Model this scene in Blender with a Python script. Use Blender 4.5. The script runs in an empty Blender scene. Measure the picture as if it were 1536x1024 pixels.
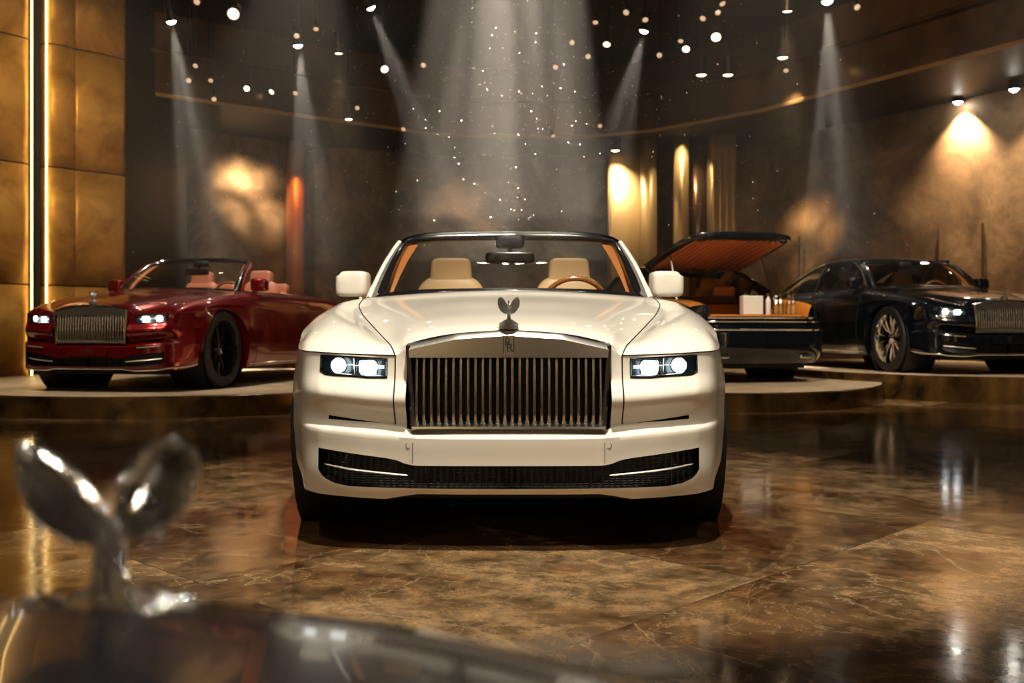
import bpy, bmesh, math, random
import numpy as np
from mathutils import Vector, Matrix
C = bpy.context.scene.collection
PI = math.pi
rnd = random.Random(7)

# ---------------------------------------------------------------- camera frame (photo taken as 1536x1024)
FPX, CX, HY, CAMH = 1500.0, 768.0, 495.0, 0.83
def at(px, py, Y):
    return Vector(((px-CX)*Y/FPX, Y, CAMH+(HY-py)*Y/FPX))

# ---------------------------------------------------------------- materials
def mat(name, col=(.8,.8,.8), rough=.5, metal=0.0, coat=0.0, coat_rough=.03, spec=.5, emit=None, estr=0, trans=0, ior=1.45, aniso=0, sheen=0):
    m = bpy.data.materials.new(name); m.use_nodes = True
    b = m.node_tree.nodes['Principled BSDF']
    b.inputs['Base Color'].default_value = (*col, 1)
    b.inputs['Roughness'].default_value = rough
    b.inputs['Metallic'].default_value = metal
    b.inputs['Coat Weight'].default_value = coat
    b.inputs['Coat Roughness'].default_value = coat_rough
    b.inputs['Specular IOR Level'].default_value = spec
    b.inputs['Transmission Weight'].default_value = trans
    b.inputs['IOR'].default_value = ior
    b.inputs['Sheen Weight'].default_value = sheen
    if emit:
        b.inputs['Emission Color'].default_value = (*emit, 1)
        b.inputs['Emission Strength'].default_value = estr
    return m

def N(m, t, **kw):
    n = m.node_tree.nodes.new(t)
    for k, v in kw.items(): setattr(n, k, v)
    return n
def L(m, a, b): m.node_tree.links.new(a, b)
def ramp(m, fac, stops):
    r = N(m, 'ShaderNodeValToRGB'); e = r.color_ramp.elements
    e[0].position = stops[0][0]; e[0].color = (*stops[0][1], 1)
    e[1].position = stops[-1][0]; e[1].color = (*stops[-1][1], 1)
    for p, c in stops[1:-1]:
        x = e.new(p); x.color = (*c, 1)
    L(m, fac, r.inputs[0]); return r.outputs[0]
def noise(m, scale, detail=6, rough=.6, dist=0, vec=None, dims='3D'):
    n = N(m, 'ShaderNodeTexNoise', noise_dimensions=dims)
    n.inputs['Scale'].default_value = scale; n.inputs['Detail'].default_value = detail
    n.inputs['Roughness'].default_value = rough; n.inputs['Distortion'].default_value = dist
    if vec is not None: L(m, vec, n.inputs['Vector'])
    return n
def math_(m, op, a, b=None, clamp=False):
    n = N(m, 'ShaderNodeMath', operation=op, use_clamp=clamp)
    for i, v in enumerate((a, b)):
        if v is None: continue
        if isinstance(v, (int, float)): n.inputs[i].default_value = v
        else: L(m, v, n.inputs[i])
    return n.outputs[0]
def mixc(m, fac, a, b, mode='MIX'):
    n = N(m, 'ShaderNodeMix', data_type='RGBA', blend_type=mode)
    for s, v in ((n.inputs[0], fac), (n.inputs[6], a), (n.inputs[7], b)):
        if isinstance(v, (int, float)): s.default_value = v
        elif isinstance(v, tuple): s.default_value = (*v, 1)
        else: L(m, v, s)
    return n.outputs[2]
def bump(m, h, strength=.2, dist=.01):
    n = N(m, 'ShaderNodeBump'); n.inputs['Strength'].default_value = strength; n.inputs['Distance'].default_value = dist
    L(m, h, n.inputs['Height']); return n.outputs[0]
def bsdf(m): return m.node_tree.nodes['Principled BSDF']
def objco(m): return N(m, 'ShaderNodeTexCoord').outputs['Object']

def clearglass(name, tint=(.9,.95,.93), refl=1.0, rough=.0):
    m = bpy.data.materials.new(name); m.use_nodes = True
    nt = m.node_tree; nt.nodes.remove(nt.nodes['Principled BSDF'])
    t = N(m, 'ShaderNodeBsdfTransparent'); t.inputs[0].default_value = (*tint, 1)
    g = N(m, 'ShaderNodeBsdfGlossy'); g.inputs['Roughness'].default_value = rough
    f = N(m, 'ShaderNodeFresnel'); f.inputs[0].default_value = 1.45
    k = math_(m, 'MULTIPLY', f.outputs[0], refl)
    x = N(m, 'ShaderNodeMixShader'); L(m, k, x.inputs[0]); L(m, t.outputs[0], x.inputs[1]); L(m, g.outputs[0], x.inputs[2])
    L(m, x.outputs[0], nt.nodes['Material Output'].inputs[0])
    return m

# ---------------------------------------------------------------- mesh building
class MB:
    def __init__(s): s.v = []; s.f = []; s.mi = []
    def add(s, vs, fs, mi=0):
        o = len(s.v); s.v += [tuple(map(float, v)) for v in vs]
        s.f += [tuple(i+o for i in f) for f in fs]; s.mi += [mi]*len(fs); return s
    def grid(s, P, closed_u=False, closed_v=False, mask=None, mi=0, flip=False):
        P = np.asarray(P, float); n, m = P.shape[:2]; fs = []
        for i in range(n if closed_v else n-1):
            for j in range(m if closed_u else m-1):
                if mask is not None and not mask(i, j): continue
                a, b, c, d = i*m+j, i*m+(j+1) % m, ((i+1) % n)*m+(j+1) % m, ((i+1) % n)*m+j
                fs.append((a, d, c, b) if flip else (a, b, c, d))
        return s.add(P.reshape(-1, 3), fs, mi)
    def box(s, lo, hi, mi=0, M=None):
        x0, y0, z0 = lo; x1, y1, z1 = hi
        vs = [(x0,y0,z0),(x1,y0,z0),(x1,y1,z0),(x0,y1,z0),(x0,y0,z1),(x1,y0,z1),(x1,y1,z1),(x0,y1,z1)]
        if M is not None: vs = [M @ Vector(v) for v in vs]
        return s.add(vs, [(0,3,2,1),(4,5,6,7),(0,1,5,4),(1,2,6,5),(2,3,7,6),(3,0,4,7)], mi)
    def tube(s, pts, r, seg=10, closed=False, mi=0, caps=True, flat=None):
        pts = [Vector(p) for p in pts]; n = len(pts)
        rs = r if hasattr(r, '__len__') else [r]*n
        rings = []; up = None
        for i, p in enumerate(pts):
            if closed: t = pts[(i+1) % n]-pts[i-1]
            else: t = pts[min(i+1, n-1)]-pts[max(i-1, 0)]
            t = t.normalized() if t.length > 1e-9 else Vector((0,0,1))
            if up is None:
                up = Vector((0,0,1)) if abs(t.z) < .9 else Vector((1,0,0))
            a = t.cross(up)
            if a.length < 1e-6: a = t.cross(Vector((0,1,0)))
            a.normalize(); b = a.cross(t).normalized(); up = b
            fb = 1 if flat is None else flat
            rings.append([p+a*math.cos(2*PI*k/seg)*rs[i]+b*math.sin(2*PI*k/seg)*rs[i]*fb for k in range(seg)])
        s.grid([[tuple(q) for q in rr] for rr in rings], closed_u=True, closed_v=closed, mi=mi)
        if not closed and caps:
            o = len(s.v)-n*seg
            s.f.append(tuple(range(o+seg-1, o-1, -1))); s.mi.append(mi)
            s.f.append(tuple(range(o+(n-1)*seg, o+n*seg))); s.mi.append(mi)
        return s
    def lathe(s, prof, seg=32, M=None, mi=0, closed=False, a0=0, a1=2*PI):
        full = abs(a1-a0-2*PI) < 1e-6
        P = []
        for r, z in prof:
            ring = [Vector((r*math.cos(a0+(a1-a0)*k/seg), r*math.sin(a0+(a1-a0)*k/seg), z)) for k in range(seg if full else seg+1)]
            if M is not None: ring = [M @ q for q in ring]
            P.append([tuple(q) for q in ring])
        return s.grid(P, closed_u=full, closed_v=closed, mi=mi)
    def prism(s, poly, d0, d1, axis='y', mi=0, M=None):
        n = len(poly)
        def mk(a, b, d):
            v = {'y': (a, d, b), 'x': (d, a, b), 'z': (a, b, d)}[axis]
            return tuple(M @ Vector(v)) if M is not None else v
        vs = [mk(a, b, d0) for a, b in poly]+[mk(a, b, d1) for a, b in poly]
        fs = [tuple(range(n-1, -1, -1)), tuple(range(n, 2*n))]+[(i, (i+1) % n, n+(i+1) % n, n+i) for i in range(n)]
        return s.add(vs, fs, mi)
    def sq(s, c, r, e1=.5, e2=.5, nu=28, nv=16, M=None, mi=0):
        def sp(a, e): return math.copysign(abs(a)**e, a)
        P = []
        for i in range(nv+1):
            ph = -PI/2+PI*i/nv; row = []
            for j in range(nu):
                th = 2*PI*j/nu
                v = Vector((r[0]*sp(math.cos(ph), e1)*sp(math.cos(th), e2), r[1]*sp(math.cos(ph), e1)*sp(math.sin(th), e2), r[2]*sp(math.sin(ph), e1)))
                if M is not None: v = M @ v
                row.append(tuple(v+Vector(c)))
            P.append(row)
        return s.grid(P, closed_u=True, mi=mi)
    def mirror(s):
        n = len(s.v); s.v += [(-x, y, z) for x, y, z in s.v]
        s.f += [tuple(i+n for i in reversed(f)) for f in s.f]; s.mi += s.mi[:]; return s
    def build(s, name, mats, parent=None, smooth=True, angle=35, bevel=0, solid=0, weld=True, subsurf=0):
        me = bpy.data.meshes.new(name); me.from_pydata(s.v, [], s.f)
        mats = mats if isinstance(mats, (list, tuple)) else [mats]
        for q in mats: me.materials.append(q)
        me.polygons.foreach_set('material_index', s.mi)
        bm = bmesh.new(); bm.from_mesh(me)
        if weld: bmesh.ops.remove_doubles(bm, verts=bm.verts, dist=1e-5)
        bmesh.ops.dissolve_degenerate(bm, dist=1e-6, edges=bm.edges)
        bmesh.ops.recalc_face_normals(bm, faces=bm.faces)
        loose = [v for v in bm.verts if not v.link_faces]
        if loose: bmesh.ops.delete(bm, geom=loose, context='VERTS')
        bm.to_mesh(me); bm.free()
        if smooth:
            me.polygons.foreach_set('use_smooth', [True]*len(me.polygons))
            me.set_sharp_from_angle(angle=math.radians(angle))
        o = bpy.data.objects.new(name, me); C.objects.link(o)
        if parent: o.parent = parent
        if solid:
            q = o.modifiers.new('Solidify', 'SOLIDIFY'); q.thickness = solid; q.offset = -1
        if bevel:
            q = o.modifiers.new('Bevel', 'BEVEL'); q.width = bevel; q.segments = 2; q.limit_method = 'ANGLE'; q.angle_limit = math.radians(40); q.harden_normals = False
        if subsurf:
            q = o.modifiers.new('Subdivision', 'SUBSURF'); q.levels = subsurf; q.render_levels = subsurf
        return o

def empty(name, loc=(0,0,0), rz=0, scale=1, parent=None):
    o = bpy.data.objects.new(name, None); C.objects.link(o); o.location = loc; o.rotation_euler = (0,0,rz)
    o.scale = (scale,)*3; o.empty_display_size = .2
    if parent: o.parent = parent
    return o
def tag(o, label=None, cat=None, group=None, kind=None):
    if label: o['label'] = label
    if cat: o['category'] = cat
    if group: o['group'] = group
    if kind: o['kind'] = kind
    return o
def kids(o): return [c for c in bpy.data.objects if c.parent == o]
def copy_tree(o, parent=None):
    c = o.copy(); C.objects.link(c)
    if parent: c.parent = parent
    for ch in kids(o): copy_tree(ch, c)
    return c
def text(s, size, name, m, parent, loc, rot, ext=.001, align='CENTER'):
    cu = bpy.data.curves.new(name, 'FONT'); cu.body = s; cu.size = size; cu.extrude = ext
    cu.align_x = align; cu.align_y = 'CENTER'; cu.materials.append(m)
    o = bpy.data.objects.new(name, cu); C.objects.link(o)
    bpy.context.view_layer.update()
    me = bpy.data.meshes.new_from_object(o.evaluated_get(bpy.context.evaluated_depsgraph_get()))
    bpy.data.objects.remove(o); me.name = name
    o = bpy.data.objects.new(name, me); C.objects.link(o)
    if parent: o.parent = parent
    o.location = loc; o.rotation_euler = rot
    return o

def pchip(xk, Yk, xq):
    xk = np.asarray(xk, float); Yk = np.asarray(Yk, float); xq = np.asarray(xq, float)
    sh = Yk.shape[1:]; Yk = Yk.reshape(len(xk), -1)
    h = np.diff(xk)[:, None]; d = np.diff(Yk, axis=0)/h
    m = np.zeros_like(Yk)
    if len(xk) > 2:
        w1 = 2*h[1:]+h[:-1]; w2 = h[1:]+2*h[:-1]
        with np.errstate(divide='ignore', invalid='ignore'):
            mm = (w1+w2)/(w1/d[:-1]+w2/d[1:])
        m[1:-1] = np.where(d[:-1]*d[1:] > 0, mm, 0)
    m[0] = d[0]; m[-1] = d[-1]
    i = np.clip(np.searchsorted(xk, xq, side='right')-1, 0, len(xk)-2)
    H = h[i]; t = ((xq-xk[i])[:, None])/H
    r = (2*t**3-3*t**2+1)*Yk[i]+(t**3-2*t**2+t)*H*m[i]+(-2*t**3+3*t**2)*Yk[i+1]+(t**3-t**2)*H*m[i+1]
    return r.reshape((len(xq),)+sh)
def cr(pts, n=8, closed=False):
    """smooth curve through points (Catmull-Rom)"""
    P = [np.array(p, float) for p in pts]; out = []
    N_ = len(P); rng = range(N_ if closed else N_-1)
    for i in rng:
        if closed: a, b, c, d = P[i-1], P[i], P[(i+1) % N_], P[(i+2) % N_]
        else: a, b, c, d = P[max(i-1,0)], P[i], P[i+1], P[min(i+2, N_-1)]
        for k in range(n):
            t = k/n
            out.append(.5*((2*b)+(-a+c)*t+(2*a-5*b+4*c-d)*t*t+(-a+3*b-3*c+d)*t**3))
    if not closed: out.append(P[-1])
    return out
# ---------------------------------------------------------------- shared materials
M = {}; CX0 = -.0125
M['white_paint'] = mat('cream_white_paint', (.80,.755,.66), .32, coat=1)
M['red_paint'] = mat('deep_red_paint', (.19,.0012,.003), .26, metal=.6, coat=1)
M['black_paint'] = mat('black_paint', (.004,.005,.007), .18, coat=1, coat_rough=.015)
M['navy_paint'] = mat('midnight_blue_paint', (.002,.004,.007), .25, coat=1, coat_rough=.015, spec=.2)
M['chrome'] = mat('polished_chrome', (.78,.76,.72), .07, metal=1)
M['satin'] = mat('satin_silver', (.85,.82,.76), .3, metal=.7)
M['brushed'] = mat('brushed_steel', (.62,.60,.56), .22, metal=1)
M['dark_chrome'] = mat('dark_chrome', (.18,.18,.17), .15, metal=1)
M['black_trim'] = mat('black_gloss_trim', (.008,.008,.009), .15, coat=.5)
M['black_matte'] = mat('black_plastic', (.006,.006,.006), .6)
M['gap'] = mat('panel_gap_black', (.01,.009,.008), .8)
M['rubber'] = mat('tyre_rubber', (.012,.012,.012), .55)
M['cream_leather'] = mat('cream_leather', (.62,.42,.22), .42)
M['tan_leather'] = mat('tan_leather', (.36,.12,.03), .42)
M['pink_leather'] = mat('rose_leather', (.55,.20,.12), .45)
M['orange_leather'] = mat('orange_leather', (.62,.22,.035), .38)
M['dark_leather'] = mat('dark_brown_leather', (.06,.02,.01), .5)
M['glass'] = clearglass('window_glass', (.88,.9,.86), 1.0)
M['dark_glass'] = clearglass('tinted_glass', (.45,.45,.42), 1.2)
M['lamp_glass'] = clearglass('headlamp_glass', (.95,.97,.98), .8)
M['lamp_inner'] = mat('headlamp_housing', (.03,.045,.05), .25, metal=.6)
M['lamp_on'] = mat('lit_headlamp', (1,1,1), .3, emit=(.95,.98,1), estr=9)
M['lamp_dim'] = mat('lit_running_light', (1,1,1), .3, emit=(.85,.93,1), estr=2.2)
M['amber'] = mat('amber_reflector', (.25,.06,.01), .3)
M['taillamp'] = mat('tail_lamp_red', (.12,.004,.004), .2, coat=1)
m = M['wood'] = mat('polished_wood', (.3,.12,.03), .25, coat=1)
nz = noise(m, 18, 6, .6, 1.5); L(m, ramp(m, nz.outputs[0], [(.3,(.16,.05,.012)),(.7,(.42,.18,.05))]), bsdf(m).inputs['Base Color'])
m = M['orange_wood'] = mat('orange_veneer', (.5,.2,.04), .22, coat=1)
mp = N(m, 'ShaderNodeMapping'); mp.inputs['Scale'].default_value = (1.5, 14, 14); L(m, objco(m), mp.inputs[0])
nz = noise(m, 4, 5, .6, .4, mp.outputs[0]); L(m, ramp(m, nz.outputs[0], [(.3,(.42,.13,.02)),(.7,(.68,.28,.06))]), bsdf(m).inputs['Base Color'])
# bumper mesh
m = M['grille_mesh'] = mat('black_grille_mesh', (.012,.012,.013), .4)
vo = N(m, 'ShaderNodeTexVoronoi', feature='DISTANCE_TO_EDGE'); vo.inputs['Scale'].default_value = 75; vo.inputs['Randomness'].default_value = .15
mp = N(m, 'ShaderNodeMapping'); mp.inputs['Scale'].default_value = (.55, .02, 1.5); L(m, objco(m), mp.inputs[0]); L(m, mp.outputs[0], vo.inputs['Vector'])
L(m, ramp(m, vo.outputs[0], [(.04,(.02,.02,.022)),(.12,(.001,.001,.001))]), bsdf(m).inputs['Base Color'])
L(m, bump(m, vo.outputs[0], .6, .01), bsdf(m).inputs['Normal'])
# engraved silver for badge / sparkling ornament
m = M['ornate'] = mat('cast_silver', (.75,.73,.70), .12, metal=1)
nz = noise(m, 90, 2, .5); L(m, bump(m, nz.outputs[0], .9, .006), bsdf(m).inputs['Normal'])
# ribbed leather for the lifted boot lid
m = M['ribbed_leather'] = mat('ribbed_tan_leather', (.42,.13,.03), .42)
m = M['wood_deck'] = M['orange_wood']

m = M['ornate_near'] = mat('mirror_silver', (.78,.75,.70), .04, metal=1)
nz = noise(m, 85, 1, .4); L(m, bump(m, nz.outputs[0], 1.0, .022), bsdf(m).inputs['Normal'])

M['screen_glass'] = clearglass('windscreen_glass', (.92,.94,.90), .45)

M['black_lacquer'] = mat('black_lacquer', (.003,.003,.004), .2, coat=.3, spec=.1)

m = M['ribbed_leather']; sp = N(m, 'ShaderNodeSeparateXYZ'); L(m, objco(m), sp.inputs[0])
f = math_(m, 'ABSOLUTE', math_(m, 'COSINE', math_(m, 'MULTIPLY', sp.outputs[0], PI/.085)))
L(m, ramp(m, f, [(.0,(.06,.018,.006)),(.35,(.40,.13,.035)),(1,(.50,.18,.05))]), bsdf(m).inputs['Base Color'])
m = M['chrome']; bsdf(m).inputs['Base Color'].default_value = (.88,.86,.82,1)
# ---------------------------------------------------------------- car body tables (metres; nose at y=0 facing -y, half x>=0)
ROWS = [
 [(0,.03,.832),(.20,.03,.818),(.385,.04,.776),(.43,.042,.735),(.56,.065,.737),(.70,.11,.743),(.795,.17,.748),(.850,.30,.752)],
 [(0,.10,.852),(.20,.10,.842),(.386,.10,.806),(.450,.10,.765),(.56,.125,.779),(.70,.18,.789),(.802,.24,.785),(.868,.375,.763)],
 [(0,.30,.885),(.20,.30,.88),(.40,.30,.852),(.508,.30,.800),(.60,.31,.828),(.71,.34,.848),(.810,.40,.832),(.882,.455,.775)],
 [(0,.60,.925),(.20,.60,.92),(.43,.60,.897),(.600,.60,.855),(.68,.60,.876),(.765,.60,.893),(.838,.60,.866),(.900,.60,.818)],
 [(0,.87,.962),(.20,.87,.957),(.46,.87,.934),(.680,.87,.908),(.745,.87,.918),(.815,.87,.923),(.880,.87,.898),(.934,.87,.845)],
 [(0,1.2,1.000),(.20,1.2,.996),(.50,1.2,.978),(.740,1.2,.962),(.79,1.2,.960),(.84,1.2,.956),(.90,1.2,.925),(.960,1.2,.845)],
 [(0,1.43,1.037),(.20,1.435,1.033),(.52,1.47,1.018),(.755,1.52,1.000),(.80,1.5,.992),(.86,1.48,.978),(.93,1.46,.935),(.978,1.45,.83)],
 [(0,1.9,1.04),(.20,1.9,1.035),(.53,1.9,1.02),(.785,1.9,1.006),(.82,1.9,.998),(.875,1.9,.980),(.938,1.9,.935),(.976,1.9,.81)],
 [(0,2.5,1.04),(.20,2.5,1.035),(.54,2.5,1.02),(.79,2.5,1.008),(.825,2.5,1.0),(.88,2.5,.982),(.94,2.5,.935),(.973,2.5,.80)],
 [(0,3.1,1.02),(.20,3.1,1.02),(.54,3.1,1.01),(.785,3.1,1.006),(.825,3.1,1.0),(.88,3.1,.982),(.943,3.1,.935),(.98,3.1,.81)],
 [(0,3.45,1.01),(.20,3.45,1.01),(.55,3.45,1.004),(.76,3.45,1.003),(.815,3.47,1.0),(.875,3.5,.984),(.945,3.53,.94),(.985,3.55,.84)],
 [(0,3.95,.995),(.20,3.95,.994),(.55,3.95,.99),(.73,3.95,.985),(.80,3.95,.985),(.87,3.96,.970),(.945,3.97,.93),(.985,3.97,.86)],
 [(0,4.4,.972),(.20,4.4,.972),(.54,4.4,.968),(.70,4.4,.962),(.77,4.4,.957),(.845,4.4,.94),(.92,4.39,.90),(.965,4.39,.835)],
 [(0,4.85,.938),(.22,4.85,.937),(.54,4.84,.932),(.68,4.82,.925),(.75,4.78,.917),(.815,4.72,.902),(.885,4.66,.872),(.945,4.6,.818)],
 [(0,5.22,.89),(.30,5.21,.888),(.55,5.17,.882),(.66,5.12,.876),(.73,5.06,.867),(.80,4.97,.85),(.87,4.84,.826),(.92,4.72,.80)],
]
RT = np.array(ROWS, float)
_iv = np.arange(15.); _iu = np.arange(8.)
def SURF(vs, us):
    A = pchip(_iv, RT, np.atleast_1d(vs))                     # (nv,8,3)
    B = pchip(_iu, np.transpose(A, (1,0,2)), np.atleast_1d(us))
    return np.transpose(B, (1,0,2))
_fv = np.linspace(0, 14, 1401); _fy = SURF(_fv, [7])[:, 0, 1]
def v_of_y(y): return np.interp(y, _fy, _fv)
AF, AR, RA = .87, 3.97, .42
def zlow(y):
    z = .20
    for c in (AF, AR):
        d = abs(y-c)/RA
        if d < 1: z = max(z, .2+.60*(1-d**2.3)**(1/2.3))
    return z
_BZ = [.15,.20,.30,.45,.60,.72,.80,.90]; _BX = [-.03,-.012,.012,.024,.022,.010,0,0]
def bulge(z, y=2.0):
    b = float(np.interp(z, _BZ, _BX))
    return b*(float(np.interp(y, [.455,.60,.87,1.3,1.8], [.025,.05,.062,.040,.024]))/.024 if b > 0 else 1)
def sub(a, b, n): return list(np.linspace(a, b, n, endpoint=False))

def vlist():
    vs = sub(0,1,6)+sub(1,2,7)
    ys = []
    for c in (AF, AR):
        ys += [c-RA*math.cos(PI*k/22) for k in range(23)]
    ys += [.5]+list(np.linspace(1.33,3.5,30))+[1.45, 2.96]
    ys += list(np.linspace(4.41,4.72,6))
    ys = sorted(set(round(y, 5) for y in ys if y >= .4499))
    out = sorted(set(vs+[2.0]+[float(v_of_y(y)) for y in ys if y > .46]+[6.0]+sub(6,10,24)+[10.0, 12.0, 14.0]+sub(10,14,18)))
    r = [out[0]]
    for v in out[1:]:
        if v-r[-1] > .012 or v in (2.0, 6.0, 10.0, 12.0, 14.0):
            if v-r[-1] <= .012 and r[-1] not in (2.0, 6.0, 10.0, 12.0): r[-1] = v
            elif v-r[-1] > 1e-6: r.append(v)
    return np.array(r)
VL = vlist()
US = np.array(sorted(set(sub(0,1,4)+sub(1,2,5)+sub(2,3,6)+sub(3,4,5)+sub(4,5,6)+sub(5,6,8)+sub(6,7,6)+[7.0])))
BODY = SURF(VL, US)
VDOOR = float(v_of_y(2.96))
iD = int(np.argmin(abs(VL-VDOOR))); i6 = int(np.argmin(abs(VL-6))); i10 = int(np.argmin(abs(VL-10))); i2 = int(np.argmin(abs(VL-2))); i12 = int(np.argmin(abs(VL-12)))
def ui(u): return int(np.argmin(abs(US-u)))
def flank(i0, i1, n=16):
    P = []
    for i in range(i0, i1+1):
        x, y, z = BODY[i, -1]; zl = min(zlow(y), z-.004)
        row = []
        for k in range(n+1):
            zz = z+(zl-z)*k/n
            row.append((x+bulge(zz,y)-bulge(z,y), y, zz))
        P.append(row)
    return np.array(P)
def arch_lip(i0, i1, w=.09):
    Fk = flank(i0, i1)
    return np.array([[(r[-1][0], r[-1][1], r[-1][2]), (r[-1][0]-.02, r[-1][1], r[-1][2]+.004), (r[-1][0]-w, r[-1][1], r[-1][2]+.006)] for r in Fk])

# ---- front bumper -------------------------------------------------------------------------------------------
PL_S = [0,1,2,3,4,5,6,7,8,9]
PL = [(0,.02),(.2,.022),(.385,.035),(.43,.042),(.56,.062),(.70,.110),(.795,.170),(.850,.30),(.870,.38),(.882,.455)]
_ss = np.linspace(0, 9, 1801); _pp = pchip(PL_S, PL, _ss)
def s_of_x(x): return float(np.interp(x, _pp[:, 0], _ss))
SB = sorted(set([round(q, 4) for q in [0,.33,.66,1,1.33,1.66,s_of_x(.36),2,2.4,2.75,3]+[s_of_x(x) for x in (.462,.475,.49,.508,.515,.53,.545,.56,.60,.63,.66,.695,.705,.715,.727)]+sub(5.3,7,12)+sub(7,9,8)+[9.0]]))
S_IN, S_OUT, S_SI, S_SO = round(s_of_x(.462),4), round(s_of_x(.727),4), round(s_of_x(.49),4), round(s_of_x(.695),4)
def lerp(x, xs, ys): return float(np.interp(x, xs, ys))
def top_pt(s):
    if s <= 7: return SURF([0], [s])[0, 0]
    return SURF([s-7], [7])[0, 0]
def bumper_grid():
    bands = [2,5,6,6,2,6,6,6,4]    # subdivisions between the ten z levels
    dl = [0,0,.010,.058,0,0,.060,.055,.058,.040]
    cols = []
    for s in SB:
        x, y = pchip(PL_S, PL, [s])[0]
        t = top_pt(s); z0 = t[2]
        zl = [z0,
              lerp(x,[.385,.43,.462,.72,.80,.913],[.76,.725,.722,.733,.738,.765]),
              lerp(x,[.43,.545,.56,.60,.70,.715,.727,.80],[.650,.650,.652,.655,.659,.664,.672,.672]),
              lerp(x,[.43,.72,.80,.913],[.568,.588,.59,.59]),
              lerp(x,[.385,.49,.695,.80,.913],[.470,.479,.503,.505,.505]),
              lerp(x,[.36,.40,.49,.695,.80,.913],[.452,.462,.4785,.488,.49,.49]),
              lerp(x,[0,.33,.72,.80,.913],[.425,.426,.452,.455,.455]),
              lerp(x,[0,.35,.38,.42,.46,.727,.80,.913],[.325,.325,.330,.345,.352,.382,.383,.383]),
              lerp(x,[0,.44,.60,.66,.70,.715,.727,.80,.913],[.240,.241,.243,.252,.268,.282,.300,.300,.32]),
              lerp(x,[0,.34,.39,.46,.72,.84,.87,.913],[.217,.217,.210,.196,.204,.214,.232,.272])]
        for q in range(1, 10): zl[q] = min(zl[q], zl[q-1]-.0015)
        zs = []; ds = []
        for k, nb in enumerate(bands):
            for j in range(nb):
                zs.append(zl[k]+(zl[k+1]-zl[k])*j/nb); ds.append(k+j/nb)
        zs.append(zl[-1]); ds.append(9.0)
        d = pchip(range(10), np.array(dl)[:, None], ds)[:, 0]
        fade = lerp(s, [5.2, 6.6], [1, 0]); w = lerp(s, [6, 7.5], [0, 1])
        col = []
        for zz, dd, kk in zip(zs, d, ds):
            tuck = lerp(zz, [.19,.26], [.03,0])*w
            col.append((x+w*(bulge(zz,.45)-bulge(z0,.45))-tuck, y-dd*fade-(.02*min(kk,1)*0), zz))
        if s >= 2: col[0] = tuple(t)
        cols.append(col)
    off = np.concatenate([[0], np.cumsum(bands)])
    return np.transpose(np.array(cols), (1,0,2)), off
BG, BO = bumper_grid()
SBa = np.array(SB)
cIN, cOUT, cSI, cSO = [int(np.argmin(abs(SBa-q))) for q in (S_IN, S_OUT, S_SI, S_SO)]
cG = int(np.argmin(abs(SBa-2)))

def recess(G, dy, n_wall=1, shrink=0.0):
    """walls and back plate of a pocket whose rim is the grid patch G"""
    G = np.asarray(G); B = G.copy()
    c = G.reshape(-1, 3).mean(0)
    B[..., 1] = B[..., 1]+dy
    if shrink:
        B[..., 0] = c[0]+(B[..., 0]-c[0])*(1-shrink); B[..., 2] = c[2]+(B[..., 2]-c[2])*(1-shrink)
    loop = lambda A: list(A[0, :])+list(A[1:, -1])+list(A[-1, -2::-1])+list(A[-2:0:-1, 0])
    a, b = loop(G), loop(B)
    return B, np.array([a, b])

def both(mb): return mb   # readability

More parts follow.
